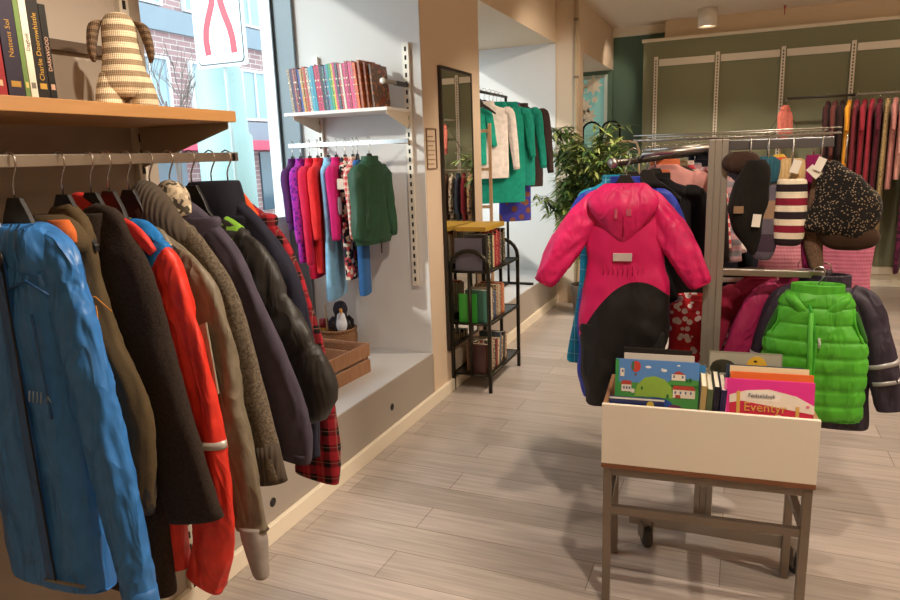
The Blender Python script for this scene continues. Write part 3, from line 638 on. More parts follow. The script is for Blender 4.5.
#==P3==
# ------------------------------------------------------------------ window niche: book shelf, kids' rail, crate, basket
t = thing('book_shelf', 'white shelf board in the window niche holding the children books', 'shelf', (-2.24, 3.915, 1.875))
MB().box(-.35, .36, -.31, 0, 0, .02).build('board', plain('f0ece8', .4, 0, .01), t, .002)
m = MB()
for x in (-.29, .35):
    mm = MB().poly([(0, 0), (.28, 0), (.28, -.02), (.03, -.09), (0, -.09)], .004, Matrix.Translation((x, -.02, 0)) @ Matrix.Rotation(-pi/2, 4, 'Z')); mm.build('bracket', plain('e6dcc8', .5), t)
t = thing('kids_rail', 'short chrome rail in the window niche for children clothes', 'clothes rail', (-2.17, 3.62, 1.70))
MB().box(-.41, .41, -.006, .006, -.012, .012).build('bar', steel('d8d8da', .25), t)
for x in (-.36, .28): MB().box(x-.006, x+.006, 0, .295, -.012, .012).build('arm', steel('c9b9a4', .35), t)
t = thing('wall_peg', 'dark steel arm with white end cap above the book shelf', 'wall peg', (-1.89, 3.9, 2.035))
MB().box(-.012, .012, -.16, 0, -.012, .012).build('arm', plain('3a3634', .4, .4), t)
MB().box(-.012, .012, -.30, -.16, -.010, .010).build('arm_tip', steel('bdb8b2', .3), t)
MB().lathe([(.001, -.012), (.016, -.008), (.018, 0), (.014, .006), (.001, .006)], (0, -.31, 0), 'y', 16).build('end_cap', plain('f2efe8', .4), t)
cols = ['b9a58a', '4a2f5a', 'c8405a', '1c1a20', '3f4f9a', 'e0a02c', 'cf4a34', 'b8342e', 'd8c9b8', '5fb2c8', '3b97b4', 'c42e54', 'd83a6a', '29232c', '4d3a7a', '2f88a8', '37a0a8', '4fae62', 'e5c83c', 'd94a7a', '5a5f6a', 'cf3a3e', 'e8dcc8', 'e04a8a', 'c23a60', 'ef5a8e', 'e8418a', 'f07a3a']
cn = ['tan', 'deep purple', 'rose red', 'black', 'indigo', 'amber', 'brick orange', 'dark red', 'pale beige', 'light blue', 'sea blue', 'crimson', 'hot pink', 'charcoal', 'violet', 'steel blue', 'teal', 'green', 'yellow', 'dusty pink', 'slate grey', 'scarlet', 'ivory', 'bright pink', 'raspberry', 'soft pink', 'magenta pink', 'orange']
x = -2.555; rnd = random.Random(5)
for i, (c, n_) in enumerate(zip(cols, cn)):
    th = .0136+rnd.uniform(0, .006) + (.004 if i in (3, 12) else 0); h = .255+rnd.uniform(-.008, .006)+.014*(i/28)
    x += th/2
    nb = 'first at the window end' if i == 0 else ('last before the brown books' if i == 27 else 'between %s and %s ones' % (cn[i-1], cn[i+1]))
    book('%s spined slim book %s on the niche shelf' % (n_, nb), (x+.012, 3.63+rnd.uniform(0, .006), 1.8965), 0, th*.93, h, .15, c, -5.5, 'children books on the white niche shelf', mats=speckle(c, cols[(i*7+3) % 28], 'f2e6c8', 120) if i % 3 != 1 else None)
    x += th/2
for i, (dx, c, l) in enumerate([(.03, 'a5532b', 'brown orange book facing out at the right end of the white shelf'), (.055, '8d4a2a', 'second rusty brown book leaning behind the brown orange one'), (.08, '6f5444', 'dull brown book last at right end of the white shelf')]):
    book(l, (x+dx-.004, 3.64+.02*i, 1.8965), radians(-6), .016, .272-.012*i, .17, c, -4.5, 'brown books at end of the white shelf', mats=speckle(c, 'c47a48', '8a3f22', 40))
# garments hanging edge-on, seen from their side
R9 = radians(90)
def niche(x, label, col, L, W, sl, **k):
    hang = k.pop('hl', None); k.setdefault('splay', .03)
    simple_top(label, (x, 3.62, 1.712), k.pop('rz', radians(107)), col, L, W, sl, group='children clothes on the niche rail', **k)
    hanger('small dark hanger of the '+(hang or label.split(' hanging')[0][:60]), (x, 3.62, 1.712), radians(107), W*.85, group='hangers on the niche rail', drop=.075)
niche(-2.56, 'plum purple hoodie at the left end of the kids rail', '4b1f56', .40, .15, .30, hl='plum purple hoodie')
niche(-2.50, 'bright violet patterned sweater second on the kids rail', 'a52a9c', .60, .155, .42, pat='blotch', c2='6a1f86', ps=40, hl='bright violet sweater')
niche(-2.435, 'crimson fleece suit third on the kids rail', 'c91c44', .70, .155, .55, hl='crimson fleece suit', hw=.12)
niche(-2.375, 'scarlet red long sleeved top on the kids rail', 'd92a2c', .66, .15, .40, hl='scarlet red top')
niche(-2.30, 'pale blue long snow trousers hanging below the magenta sleeve', '7fb6dc', .82, .17, 0, name='snow_trousers', cat='trousers', hl='pale blue trousers', hw=.19, kind='nylon', rough=.5)
niche(-2.245, 'magenta jacket with grey elbow patch on the kids rail', 'c01c68', .42, .15, .40, hl='magenta jacket', dep=.04)
q = MB(); add_loft(q, cat_rom([(0, 0, .05, .028, .006), (0, 0, .03, .034, .008), (0, 0, -.03, .034, .008), (0, 0, -.05, .028, .006)], 3), None, 18, 1, 0)
o_ = q.build('elbow_patch', fabric('8a8490', .9), bpy.data.objects[[o.name for o in COL.objects if o.get('label', '').startswith('magenta jacket with grey')][0]]); o_.location = (-.165, -.045, -.37)
niche(-2.185, 'dark navy flowered leggings hanging beside the magenta jacket', '22222e', .70, .12, 0, name='leggings', cat='leggings', pat='multi', c2='c04a50', c3='d8d0c0', ps=45, hl='dark flowered leggings')
niche(-2.13, 'red and white plaid shirt next to green jacket on kids rail', 'c23a3e', .45, .14, .38, pat='plaid', c2='e8d8c8', c3='7a1f28', ps=30, hl='red and white plaid shirt')
niche(-2.10, 'blue denim jeans hanging below the green jacket', '2f5f98', .80, .09, 0, name='denim_jeans', cat='jeans', hl='blue denim jeans', dep=.03, collar=False)
GQ = fabric('1c4a2e', .6, 'nylon', wr=.45)
o_ = simple_top('dark green quilted jacket at right end of the kids rail', (-2.01, 3.60, 1.712), radians(84), '16432a', .48, .13, .40, hw=.16, dep=.055, kind='nylon', quilt=.04, group='children clothes on the niche rail', rough=.6, splay=.04)
MB().box(-.004, .004, -.055, -.05, -.66, -.56).build('cord', HB, o_)
hanger('small dark hanger of the green quilted jacket', (-2.01, 3.6, 1.712), radians(88), .13, group='hangers on the niche rail', drop=.075)
q = MB().box(-.018, .018, -.001, .001, -.06, 0).build('price_tag', plain('f4f0ea', .6)); q.location = (-2.12, 3.44, 1.50); q.rotation_euler = (0, 0, radians(40))
tag(q, 'white paper tag hanging on the plaid shirt', 'price tag')
# crate
WC = wood('b98a66', '8a5f42', (14, 14, 2), .7)
t = thing('wooden_crate', 'brown slatted wooden crate standing on the window ledge', 'crate', (-2.235, 3.195, .352), radians(-4))
cw, cd, chh = .22, .27, .18
for z0 in (0, .10):
    MB().box(cw-.014, cw, -cd, cd, z0, z0+.078).build('side_slat', WC, t, .002); MB().box(-cw, -cw+.014, -cd, cd, z0, z0+.078).build('side_slat', WC, t, .002)
    MB().box(-cw+.014, cw-.014, -cd, -cd+.014, z0, z0+.078).build('end_slat', WC, t, .002)
for z0, z1 in ((0, .115), (.158, .178)): MB().box(-cw+.014, cw-.014, cd-.014, cd, z0, z1).build('end_slat', WC, t, .002)
for x0 in (-cw+.014, cw-.10): MB().box(x0, x0+.086, cd-.0141, cd-.0001, .115, .158).build('end_slat', WC, t)
for sx in (-1, 1):
    for sy in (-1, 1): MB().box(sx*(cw-.03)-.014, sx*(cw-.03)+.014, sy*(cd-.026)-.012, sy*(cd-.026)+.012, .001, .17).build('corner_block', WC, t)
MB().box(-cw+.014, cw-.014, -cd+.014, cd-.014, 0.001, .01).build('bottom', WC, t)
for i, (x, y, z, c, l) in enumerate([(-.02, .0, .012, '8c6a50', 'brown picture book lying inside the wooden crate'), (.03, -.06, .034, 'c9b9dc', 'pale lilac booklet lying on top inside the wooden crate')]):
    o_ = book(l, (-2.235+x-.1, 3.195+y, .352+z+.01), radians(-10+20*i), .02, .2, .25, c); o_.rotation_euler = (0, radians(90), radians(-10+20*i)); 
# wicker basket and toys
t = thing('wicker_basket', 'round brown wicker basket with toys behind the wooden crate', 'basket', (-2.40, 3.74, .352))
def wick():
    m, nt, b = base_mat('wicker'); vec, (x, y, z) = objxyz(nt)
    g = mth(nt, 'SINE', mth(nt, 'MULTIPLY', z, 420)); h = mth(nt, 'SINE', mth(nt, 'MULTIPLY', mth(nt, 'ARCTAN2', y, x), 46)); k = mth(nt, 'MULTIPLY', g, h)
    nt.links.new(mix(nt, mth(nt, 'MULTIPLY_ADD', k, .5, .5), lin('5e3a22'), lin('b5825a')), b.inputs['Base Color']); bump(nt, b, k, .8, .006); b.inputs['Roughness'].default_value = .7; return m
WK = wick()
MB().lathe([(.001, 0), (.10, 0), (.125, .05), (.13, .13), (.12, .17), (.105, .175), (.115, .12), (.10, .03), (.001, .03)], seg=36).build('woven_body', WK, t)
m = MB(); m.tube([(.122*cos(a*pi/16), .122*sin(a*pi/16), .172) for a in range(33)], .009, None, 8, False); m.build('rim', WK, t)
t = thing('plush_bird', 'black and white plush bird sitting in the wicker basket', 'soft toy', (-2.355, 3.72, .50), radians(35))
m = MB(); add_loft(m, cat_rom([(0, 0, 0, .03, .03), (0, 0, .04, .055, .05), (0, 0, .1, .045, .045), (0, 0, .125, .04, .04), (0, -.005, .16, .048, .048), (0, 0, .2, .035, .035), (0, 0, .212, .01, .01)], 5), None, 24, 1, .002); m.build('body', fabric('2a2630', .9), t)
m = MB(); add_loft(m, cat_rom([(0, -.03, .015, .025, .02), (0, -.036, .06, .036, .022), (0, -.03, .12, .026, .02), (0, -.03, .165, .02, .022)], 5), None, 18, 1, .002); m.build('belly', fabric('d9dce6', .9), t)
MB().tube([(0, -.05, .165), (0, -.085, .158), (0, -.1, .15)], [.012, .009, .003]).build('beak', plain('c98a3c', .6), t)
for q_ in (-1, 1): MB().tube([(q_*.045, 0, .11), (q_*.07, -.01, .08), (q_*.075, -.015, .04)], [.012, .016, .006]).build('wing', fabric('2a2630', .9), t)
t = thing('toy_drum', 'small red and yellow toy standing in the wicker basket', 'toy', (-2.475, 3.70, .49))
MB().lathe([(.001, 0), (.03, 0), (.03, .05), (.001, .05)], seg=18).build('body', plain('d9a23c', .5), t); MB().lathe([(.001, .05), (.032, .05), (.03, .1), (.001, .105)], seg=18).build('lid', plain('a02c38', .5), t)
q = MB().tube([(0, 0, 0), (-.004, 0, .2)], .006).build('wooden_stick', plain('caa98a', .6)); q.location = (-2.425, 3.66, .50); tag(q, 'thin wooden stick standing upright in the wicker basket', 'stick')
# ------------------------------------------------------------------ pier: mirror and small wire chart
t = thing('wall_mirror', 'tall narrow dark framed mirror on the cream pier', 'mirror', (-1.8, 4.44, .30))
m = MB(); m.box(0, .022, -.28, -.262, 0, 1.87).box(0, .022, .262, .28, 0, 1.87).box(0, .022, -.262, .262, 0, .018).box(0, .022, -.262, .262, 1.852, 1.87)
m.build('frame', plain('2c2622', .4), t)
MB().box(.004, .010, -.262, .262, .018, 1.852, None, Matrix.Rotation(radians(-2.0), 4, 'Z')).build('glass', plain('f2f4f2', .015, 1, 0), t)
t = thing('wall_chart', 'small framed ruled chart on the pier left of the mirror', 'wall chart', (-1.8, 4.02, 1.53))
CH = plain('8d7356', .6)
m = MB().box(0, .008, -.075, -.069, 0, .25).box(0, .008, .069, .075, 0, .25).box(0, .008, -.069, .069, 0, .006).box(0, .008, -.069, .069, .244, .25); m.build('frame', CH, t)
for i in range(7): MB().box(0, .004, -.05, .05 if i % 2 else .03, .03+.028*i, .034+.028*i).build('ruled_line', CH, t)
# ------------------------------------------------------------------ dark metal book rack
MT = plain('38342a', .35, .7, .15, 20)
t = thing('metal_book_rack', 'dark green black three tier metal rack with arched ends', 'book rack', (-1.65, 4.56, 0))
RX0, RX1, RY0, RY1 = -.135, .135, -.33, .33
for y in (RY0, RY1):
    arc = [(RX0, y, 0), (RX0, y, .45), (RX0, y, .86)]+[(RX0+.135-.135*cos(a), y, .86+.125*sin(a)) for a in [pi*k/10 for k in range(1, 10)]]+[(RX1, y, .86), (RX1, y, .45), (RX1, y, 0)]
    MB().tube(arc, .014, None, 10).build('end_frame', MT, t)
    m = MB()
    for z in (.12, .48, .84): m.tube([(RX0, y, z), (RX1, y, z)], .008)
    m.build('crossbar', MT, t)
    MB().tube([(0, y, .12), (0, y, .84)], .014, None, 8).build('center_bar', MT, t)
for i, z in enumerate((.12, .48, .84)):
    m = MB().tube([(RX0, RY0, z), (RX0, RY1, z)], .009).tube([(RX1, RY0, z), (RX1, RY1, z)], .011)
    m.box(RX0, RX1, RY0, RY1, z-.002, z+.003)
    m.build('tier', MT, t)
nm = ['bottom', 'middle', 'top']
pal = [['6b4a36', '3c3f4a', 'a08468', '2e2a28', '8a3a2e', 'c7b598', '4a5560', '7a5a3e', '231f1e', '96694c'],
       ['3a6a58', '2b2a2e', 'd9cfbc', '1f1c1c', '42557a', '8a6b4a', 'c4b49c', '7a4030', 'c9683c', 'd07a48'],
       ['2f2a26', '2e4a38', '1e2a24', 'd8c49a', 'b42a3a', 'c4283c', 'a83048', '38323c', '221e20', '1b1a1c']]
pn = [['brown', 'slate', 'tan', 'black', 'brick red', 'cream', 'blue grey', 'chestnut', 'jet black', 'copper'], ['sea green', 'black', 'cream', 'dark', 'navy', 'brown', 'sand', 'maroon', 'orange', 'light orange'],
      ['umber', 'forest green', 'bottle green', 'straw', 'red', 'bright red', 'wine red', 'plum grey', 'black', 'jet black']]
for s_ in range(3):
    y = 4.28; z = (.12, .48, .84)[s_]+.0035
    for i in range(10):
        th = .03+.018*rnd.random(); h = .19+.04*rnd.random()+(.02 if s_ == 2 else 0)
        y += th/2; lean = (6 if s_ == 0 and i > 3 else 0)
        book('%s book on the %s tier of dark rack, %s' % (pn[s_][i], nm[s_], 'nearest the camera' if i == 0 else 'farthest from the camera' if i == 9 else 'after the %s one' % pn[s_][i-1]),
             (-1.545, y+(.012 if lean else 0), z+.001), R9, th*.9, h, .16, pal[s_][i], lean, 'books on the %s rack tier' % nm[s_], mats=speckle(pal[s_][i], 'e2cfa8', pal[s_][(i+3) % 10], 70) if i % 2 else None)
        y += th/2+(.002 if lean else .0005)
book('bright green book facing out on the middle tier of the dark rack', (-1.68, 4.262, .484), 0, .13, .2, .012, '3fae3c', pages=False)
book('grey purple box file facing out on the top tier', (-1.665, 4.262, .844), 0, .19, .22, .012, '6c6878', pages=False)
book('dark red book facing out on the bottom tier of the dark rack', (-1.62, 4.262, .124), 0, .12, .2, .012, '4a2a2a', pages=False)
q = MB().box(-.11, .11, -.2, .2, 0, .03).build('game_box', plain('c9a03c', .5), None, .002); q.location = (-1.66, 4.5, 1.105); tag(q, 'flat yellow box lying on top of the upper books in rack', 'box')
# ------------------------------------------------------------------ second niche: black rail with teal clothes, ladder
BK = plain('1d1c1c', .4, .5)
t = thing('clothes_stand', 'black tube clothes stand inside the second window niche', 'clothes stand', (-2.06, 5.67, .352))
MB().tube([(0, -.7, 1.78), (0, .7, 1.78)], .013).build('top_bar', BK, t)
for y in (-.68, .68):
    MB().tube([(0, y, .01), (0, y, 1.78)], .013).build('post', BK, t); MB().tube([(-.25, y, .014), (.25, y, .014)], .013).build('foot', BK, t)
MB().tube([(0, -.68, .014), (0, .68, .014)], .011).build('base_bar', BK, t)
def stand(y, label, col, L, W, sl, **k):
    simple_top(label, (-2.06+k.pop('dx', 0), y, 2.145), k.pop('rz', .6), col, L, W, sl, group='clothes on the black stand', **k)
    hanger('black hanger over the '+label.split(' on the')[0].split(' hanging')[0][:60], (-2.06, y, 2.145), .6, W*.85, group='hangers on the black stand', drop=.075)
stand(5.62, 'turquoise hooded cardigan on the black stand in front of white blouse', '1fa48c', .5, .17, .3, dx=-.1)
stand(5.75, 'white blouse hanging on the black stand behind the wooden ladder', 'efe4dc', .62, .2, .5, dx=.03)
stand(5.88, 'long emerald green dress on the black stand behind the white blouse', '16907a', .84, .24, .4, dx=.1)
stand(5.98, 'emerald green tunic on the black stand with one sleeve showing', '178a78', .7, .24, .5, dx=.17)
stand(6.08, 'navy and purple patterned long skirt on the black stand', '3b3a96', 1.02, .17, 0, pat='blotch', c2='7a4a3a', ps=14, dx=.16)
stand(6.2, 'dark brown coat last on the black stand', '3a2a28', .72, .22, .55, dx=.2)
LD = plain('d9ae84', .6, 0, .08, 8)
t = thing('display_ladder', 'small pale wooden ladder leaning in front of the white blouse', 'ladder', (-1.985, 5.28, .352), .1)
for x in (-.13, .13): MB().box(x-.012, x+.012, -.01, .01, 0, 1.5).build('rail', LD, t, .002)
for i in range(5): MB().box(-.118, .118, -.008, .008, .23+.3*i, .255+.3*i).build('rung', LD, t, .002)
# ------------------------------------------------------------------ potted plant
t = thing('potted_plant', 'tall leafy green plant in a pot beside the second niche', 'potted plant', (-1.36, 6.74, 0))
MB().lathe([(.001, 0), (.13, 0), (.17, .3), (.165, .31), (.15, .3), (.14, .27), (.001, .27)], seg=28).build('pot', plain('6a5a4c', .6), t)
MB().lathe([(.001, .27), (.145, .27), (.001, .285)], seg=20).build('soil', plain('2e241c', .95), t)
rp = random.Random(11); st = MB(); lf = MB(); tips = []
for i in range(17):
    a = rp.uniform(0, 2*pi); r = rp.uniform(.1, .5); h = rp.uniform(1.0, 1.9)
    P = [Vector((.04*cos(a), .04*sin(a), .27)), Vector((.25*r*cos(a), .25*r*sin(a), .27+h*.45)), Vector((r*.7*cos(a), r*.7*sin(a), h*.85)), Vector((r*1.05*cos(a), r*1.05*sin(a), h))]
    Q = [Vector(q[:3]) for q in cat_rom([tuple(p) for p in P], 6)]
    st.tube(Q, [.008*(1-.6*j/len(Q)) for j in range(len(Q))], None, 6)
    for j, p in enumerate(Q):
        if p.z > .6 and p.y < .36:
            for _ in range(3):
                b = rp.uniform(0, 2*pi); l = rp.uniform(.06, .2); e = p+Vector((cos(b)*l, sin(b)*l, rp.uniform(-.02, .1))); st.tube([p, e], .002, None, 4, False); tips.append((p, e))
LM = [plain(c, .5, 0, .15, 9) for c in ('6f8c40', '93a854', '4a6c3a', 'b3be74')]
for p, e in tips:
    for _ in range(8):
        o0 = p.lerp(e, rp.uniform(.35, 1)); a = rp.uniform(0, 2*pi); L = rp.uniform(.09, .17); d = Vector((cos(a), sin(a), rp.uniform(-.7, .25))).normalized(); s2 = d.cross(Vector((0, 0, 1))).normalized()*L*.1; dn = Vector((0, 0, -L*.12))
        v = [o0, o0+d*L*.4+s2, o0+d*L*.4-Vector((0, 0, .003)), o0+d*L*.4-s2, o0+d*L*.75+s2*.7+dn*.5, o0+d*L*.75+dn*.5-Vector((0, 0, .002)), o0+d*L*.75-s2*.7+dn*.5, o0+d*L+dn]
        lf.add(v, [(0, 1, 2), (0, 2, 3), (1, 4, 5, 2), (2, 5, 6, 3), (4, 7, 5), (5, 7, 6)], rp.choice(LM))
st.build('stems', plain('6d6a40', .7), t, fixn=False); lf.build('foliage', None, t, fixn=False)
t = thing('metal_hoops', 'two black metal hoops rising behind the leafy plant', 'metal hoops', (-1.52, 8.2, 0))
for x in (-.1, .12): MB().tube([(x-.1, 0, 0), (x-.1, 0, 1.85)]+[(x-.1*cos(a), 0, 1.85+.09*sin(a)) for a in [pi*k/8 for k in range(1, 8)]]+[(x+.1, 0, 1.85), (x+.1, 0, 0)], .012).build('hoop', BK, t)
t = thing('tube_stand', 'pale rounded tube frame behind the plant by the green wall', 'stand', (-1.2, 7.6, 0), .1)
MB().tube([(-.2, 0, 0), (-.2, 0, 1.6), (-.17, 0, 1.68), (-.1, 0, 1.7), (.1, 0, 1.7), (.17, 0, 1.68), (.2, 0, 1.6), (.2, 0, 0)], .012).build('tube_frame', plain('d2b896', .4), t)
# ------------------------------------------------------------------ back wall rails with clothes
t = thing('back_rail', 'dark rail on the green wall left of the packed clothes', 'clothes rail', (.76, 8.6, 2.10))
MB().tube([(-.33, 0, 0), (.32, 0, 0)], .014).build('bar', plain('4a4640', .4, .6), t)
for x in (-.32, .31): MB().box(x-.008, x+.008, 0, .34, -.015, .01).build('arm', STW, t)
t = thing('back_rail', 'light rail on the green wall carrying the packed clothes', 'clothes rail', (2.1, 8.6, 2.10))
MB().tube([(-1.0, 0, 0), (1.0, 0, 0)], .014).build('bar', plain('a89d8c', .35, .6), t)
for x in (-.99, -.33, .35, .99): MB().box(x-.008, x+.008, 0, .34, -.015, .01).build('arm', STW, t)
G = [(.83, '4a2a2c', 'maroon brown', 'jacket', .62, 0), (.90, '6a3a36', 'dusty brown', 'blouse', .60, 0), (.97, '2e1c1a', 'very dark brown', 'coat', .7, 0), (1.03, 'd9952c', 'golden yellow', 'dress', 1.0, 0), (1.10, '7a2a36', 'burgundy', 'shirt', .95, 0), (1.17, '8c2432', 'deep red', 'dress', 1.1, 0), (1.24, 'a03040', 'wine red', 'tunic', .9, 0),
     (1.31, '5c1c2c', 'dark wine', 'dress', 1.3, 0), (1.38, 'b39a6c', 'leopard patterned tan', 'dress', 1.35, 'dots'), (1.45, 'c98a84', 'rose pink', 'pullover', .9, 0), (1.52, 'e0a79c', 'light pink', 'cardigan', .8, 0), (1.60, '4a1c38', 'aubergine', 'dress', 1.75, 'multi'), (1.70, 'c3ccc4', 'pale mint', 'blouse', .9, 0), (1.77, 'b9c4bc', 'grey mint', 'long shirt', 1.6, 0), (1.86, 'b5813c', 'ochre', 'dress', 1.5, 0), (1.95, '6b4f3c', 'brown', 'coat', 1.1, 0),
     (2.04, '8a3a44', 'raspberry', 'sweater', .8, 0), (2.13, 'd8cdb8', 'cream', 'blouse', .8, 0), (2.22, '34423c', 'bottle green', 'dress', 1.2, 0), (2.32, '7a8aa0', 'dusty blue', 'shirt', .8, 0), (2.42, 'c46a5c', 'coral', 'dress', 1.2, 0), (2.54, '2e2a34', 'black', 'coat', 1.2, 0), (2.66, 'b8a28c', 'beige', 'cardigan', .9, 0), (2.8, '6e2a50', 'plum', 'dress', 1.2, 0)]
for i, (x, c, n_, ct, L, pt) in enumerate(G):
    nb = 'leftmost' if i == 0 else 'right of the %s %s' % (G[i-1][2], G[i-1][3])
    if pt == 'dots': kk = dict(pat='dots', c2='4a3420', ps=55)
    elif pt == 'multi': kk = dict(pat='multi', c2='7a2c58', c3='3a1830', ps=30)
    else: kk = {}
    simple_top('%s %s by the green wall, %s' % (n_, ct, nb), (x, 8.6, 2.115), radians(78), c, L, .2, .5 if ct in ('jacket', 'coat', 'blouse', 'sweater', 'cardigan') else (.25 if i % 2 else 0), cat=ct, name='hanging_'+ct.replace(' ', '_'), dep=.028, hw=.2+.06*(ct == 'dress'), group='clothes on the back wall rails', drop=.1, **kk)
    hanger('dark hanger of the %s %s by the green wall' % (n_, ct), (x, 8.6, 2.118), radians(78), .17, group='hangers on the back wall rails', drop=.06)
t = thing('back_rail', 'low rail by the green wall seen in the pier mirror', 'clothes rail', (.25, 8.6, 1.42))
MB().tube([(-.45, 0, 0), (.45, 0, 0)], .014).build('bar', plain('a89d8c', .35, .6), t)
for x in (-.44, .44): MB().box(x-.008, x+.008, 0, .34, -.015, .01).build('arm', STW, t)
lw = [('5a2c34', 'maroon'), ('2a2426', 'black'), ('c9a07a', 'sand'), ('8a2a38', 'red'), ('3c4658', 'slate blue'), ('d8c8b4', 'ivory'), ('6a4a3a', 'cocoa'), ('7a3a4a', 'berry'), ('b89a88', 'nude')]
for i, (c, n_) in enumerate(lw):
    simple_top('%s blouse on the low rail seen in the pier mirror' % n_, (-.12+.09*i, 8.6, 1.435), radians(70), c, .6, .2, .45, dep=.028, group='clothes on the low back rail', pat='multi' if i % 3 == 2 else None, c2='4a3a34', c3='a08878', ps=30, drop=.08)
simple_top('coral pink pullover hanging alone on the green wall', (.42, 8.6, 2.06), .9, 'd97a6c', .36, .07, .25, dep=.025, name='pullover', cat='pullover', splay=.02, drop=.06)
q = MB().tube([(-.2, 0, -.34), (0, 0, .0), (.2, 0, -.34)], .006).build('wire_support', plain('6a6458', .4, .5)); q.location = (.42, 8.7, 2.02); tag(q, 'thin wire support spread behind the coral pink pullover', 'wire support')
# ------------------------------------------------------------------ book cart
CR = math.atan2(.05, .668)
CM = Matrix.Translation((-.398, 2.23, 0)) @ Matrix.Rotation(CR, 4, 'Z')
LAM = plain('e6dccb', .45, 0, .02, 2); EDGE = wood('8a5a3a', '6b4028', (2, 14, 14)); STL = plain('8c8073', .38, .75, .08, 12); PLY = wood('b08560', '8a6444', (3, 14, 14))
t = thing('book_cart', 'cream fronted book box on a brown steel frame', 'book cart', (-.398, 2.23, 0), CR)
W_, D_ = .668, .36
MB().box(0, W_, 0, .016, .545, .76).build('front_panel', LAM, t, .001)
MB().box(0, W_, 0, .018, .528, .545).build('edge_strip', EDGE, t, .001)
for x in (0, W_-.014): MB().box(x, x+.014, .016, D_-.016, .53, .752).build('side_panel', PLY, t, .001)
MB().box(0, W_, D_-.016, D_, .53, .752).build('back_panel', PLY, t, .001)
MB().box(.014, W_-.014, .016, D_-.016, .53, .545).build('bottom_panel', PLY, t)
for x in (.006, W_-.034):
    for y in (.006, D_-.034): MB().box(x, x+.028, y, y+.028, 0, .528).build('leg', STL, t, .002)
MB().box(.034, W_-.034, .008, .032, .498, .528).box(.034, W_-.034, D_-.032, D_-.008, .498, .528).build('top_rail', STL, t, .001)
MB().box(.034, W_-.034, .008, .032, .352, .380).build('stretcher', STL, t, .001)
for x in (.008, W_-.032): MB().box(x, x+.024, .034, D_-.034, .352, .38).build('side_stretcher', STL, t, .001)
def face_book(label, x, y, z, w, h, th, col, tilt=8, rz=0, art=None, group='picture books in the cart'):
    p = CM @ Vector((x, y, z)); t = thing('picture_book', label, 'picture book', p, CR+radians(rz), group)
    t.rotation_euler = (radians(-tilt), 0, CR+radians(rz))
    MB().box(0, w, 0, .002, 0, h).box(0, w, th-.002, th, 0, h).box(0, .003, .002, th-.002, 0, h).build('cover', plain(col, .3, 0, .05, 20, coat=.3), t)
    MB().box(.003, w-.003, .002, th-.002, .002, h-.003).build('pages', PAGE, t)
    global AZ; AZ = h-.175
    global ART; ART = MB()
    if art: art(t, w, .175); ART.build('cover_print', None, t)
    AZ = 0
    return t
AZ = 0
def P2(t, name, col, polys, lay=1, rough=.35):
    for q in polys: ART.poly(q, .0005, Matrix.Translation((0, -.0005*lay, AZ)), plain(col, rough, 0, .06, 30))
def rc(x0, x1, z0, z1): return [(x0, z0), (x1, z0), (x1, z1), (x0, z1)]
def el(x, z, a, b, n=14): return [(x+a*cos(2*pi*i/n), z+b*sin(2*pi*i/n)) for i in range(n)]
def town(t, w, h):
    P2(t, 'sky', '5c8fd0', [rc(.012, w, .55*h, h)], 1)
    P2(t, 'spine_stripe', '3d9a54', [rc(.0, .012, 0, h)], 1)
    P2(t, 'meadow', '4f9a4c', [rc(.012, w, 0, .55*h), [(.55*w, .5*h), (w, .5*h), (w, .66*h), (.85*w, .68*h), (.65*w, .62*h)]], 2)
    P2(t, 'hill', '93b84a', [[(.24*w, .28*h), (.7*w, .28*h), (.68*w, .5*h), (.6*w, .64*h), (.48*w, .70*h), (.36*w, .66*h), (.27*w, .5*h)]], 3)
    P2(t, 'pond', '2a4f9c', [el(.5*w, .15*h, .2*w, .13*h), el(.36*w, .2*h, .1*w, .07*h)], 4); P2(t, 'flower_bed', '7a2f5e', [el(.73*w, .08*h, .09*w, .08*h)], 5)
    P2(t, 'balloon', 'c8463c', [el(.25*w, .87*h, .06*w, .11*h)], 4); P2(t, 'balloon_stripe', '3f7a5e', [el(.215*w, .88*h, .018*w, .09*h)], 5); P2(t, 'balloon_basket', '8a5a3c', [rc(.235*w, .26*w, .69*h, .73*h)], 4)
    P2(t, 'house_wall', 'efe6d4', [rc(.08*w, .2*w, .36*h, .5*h), rc(.68*w, .84*w, .64*h, .76*h), rc(.7*w, .96*w, .3*h, .46*h), rc(.06*w, .11*w, .66*h, .82*h), rc(.2*w, .24*w, .34*h, .42*h)], 5)
    P2(t, 'house_roof', 'b84a3c', [[(.07*w, .5*h), (.21*w, .5*h), (.19*w, .58*h), (.09*w, .58*h)], [(.69*w, .46*h), (.97*w, .46*h), (.94*w, .54*h), (.71*w, .54*h)], [(.69*w, .76*h), (.84*w, .76*h), (.76*w, .83*h)], rc(.73*w, .79*w, .3*h, .36*h)], 6)
    P2(t, 'house_window', '5a6a9a', [rc(a*w, (a+.02)*w, z*h, (z+.05)*h) for a, z in ((.1, .41), (.135, .41), (.17, .41), (.72, .38), (.78, .38), (.84, .38), (.9, .38), (.7, .69), (.8, .69), (.08, .74))], 6)
    P2(t, 'cloud', 'e8eef4', [el(.4*w, .87*h, .035*w, .025*h), el(.59*w, .82*h, .035*w, .03*h), el(.76*w, .93*h, .02*w, .015*h), el(.57*w, .84*h, .02*w, .02*h)], 4)
    P2(t, 'tree', '2c6a3c', [el(.9*w, .66*h, .02*w, .04*h), el(.86*w, .65*h, .015*w, .03*h), el(.64*w, .32*h, .015*w, .04*h), el(.33*w, .45*h, .012*w, .035*h)], 6)
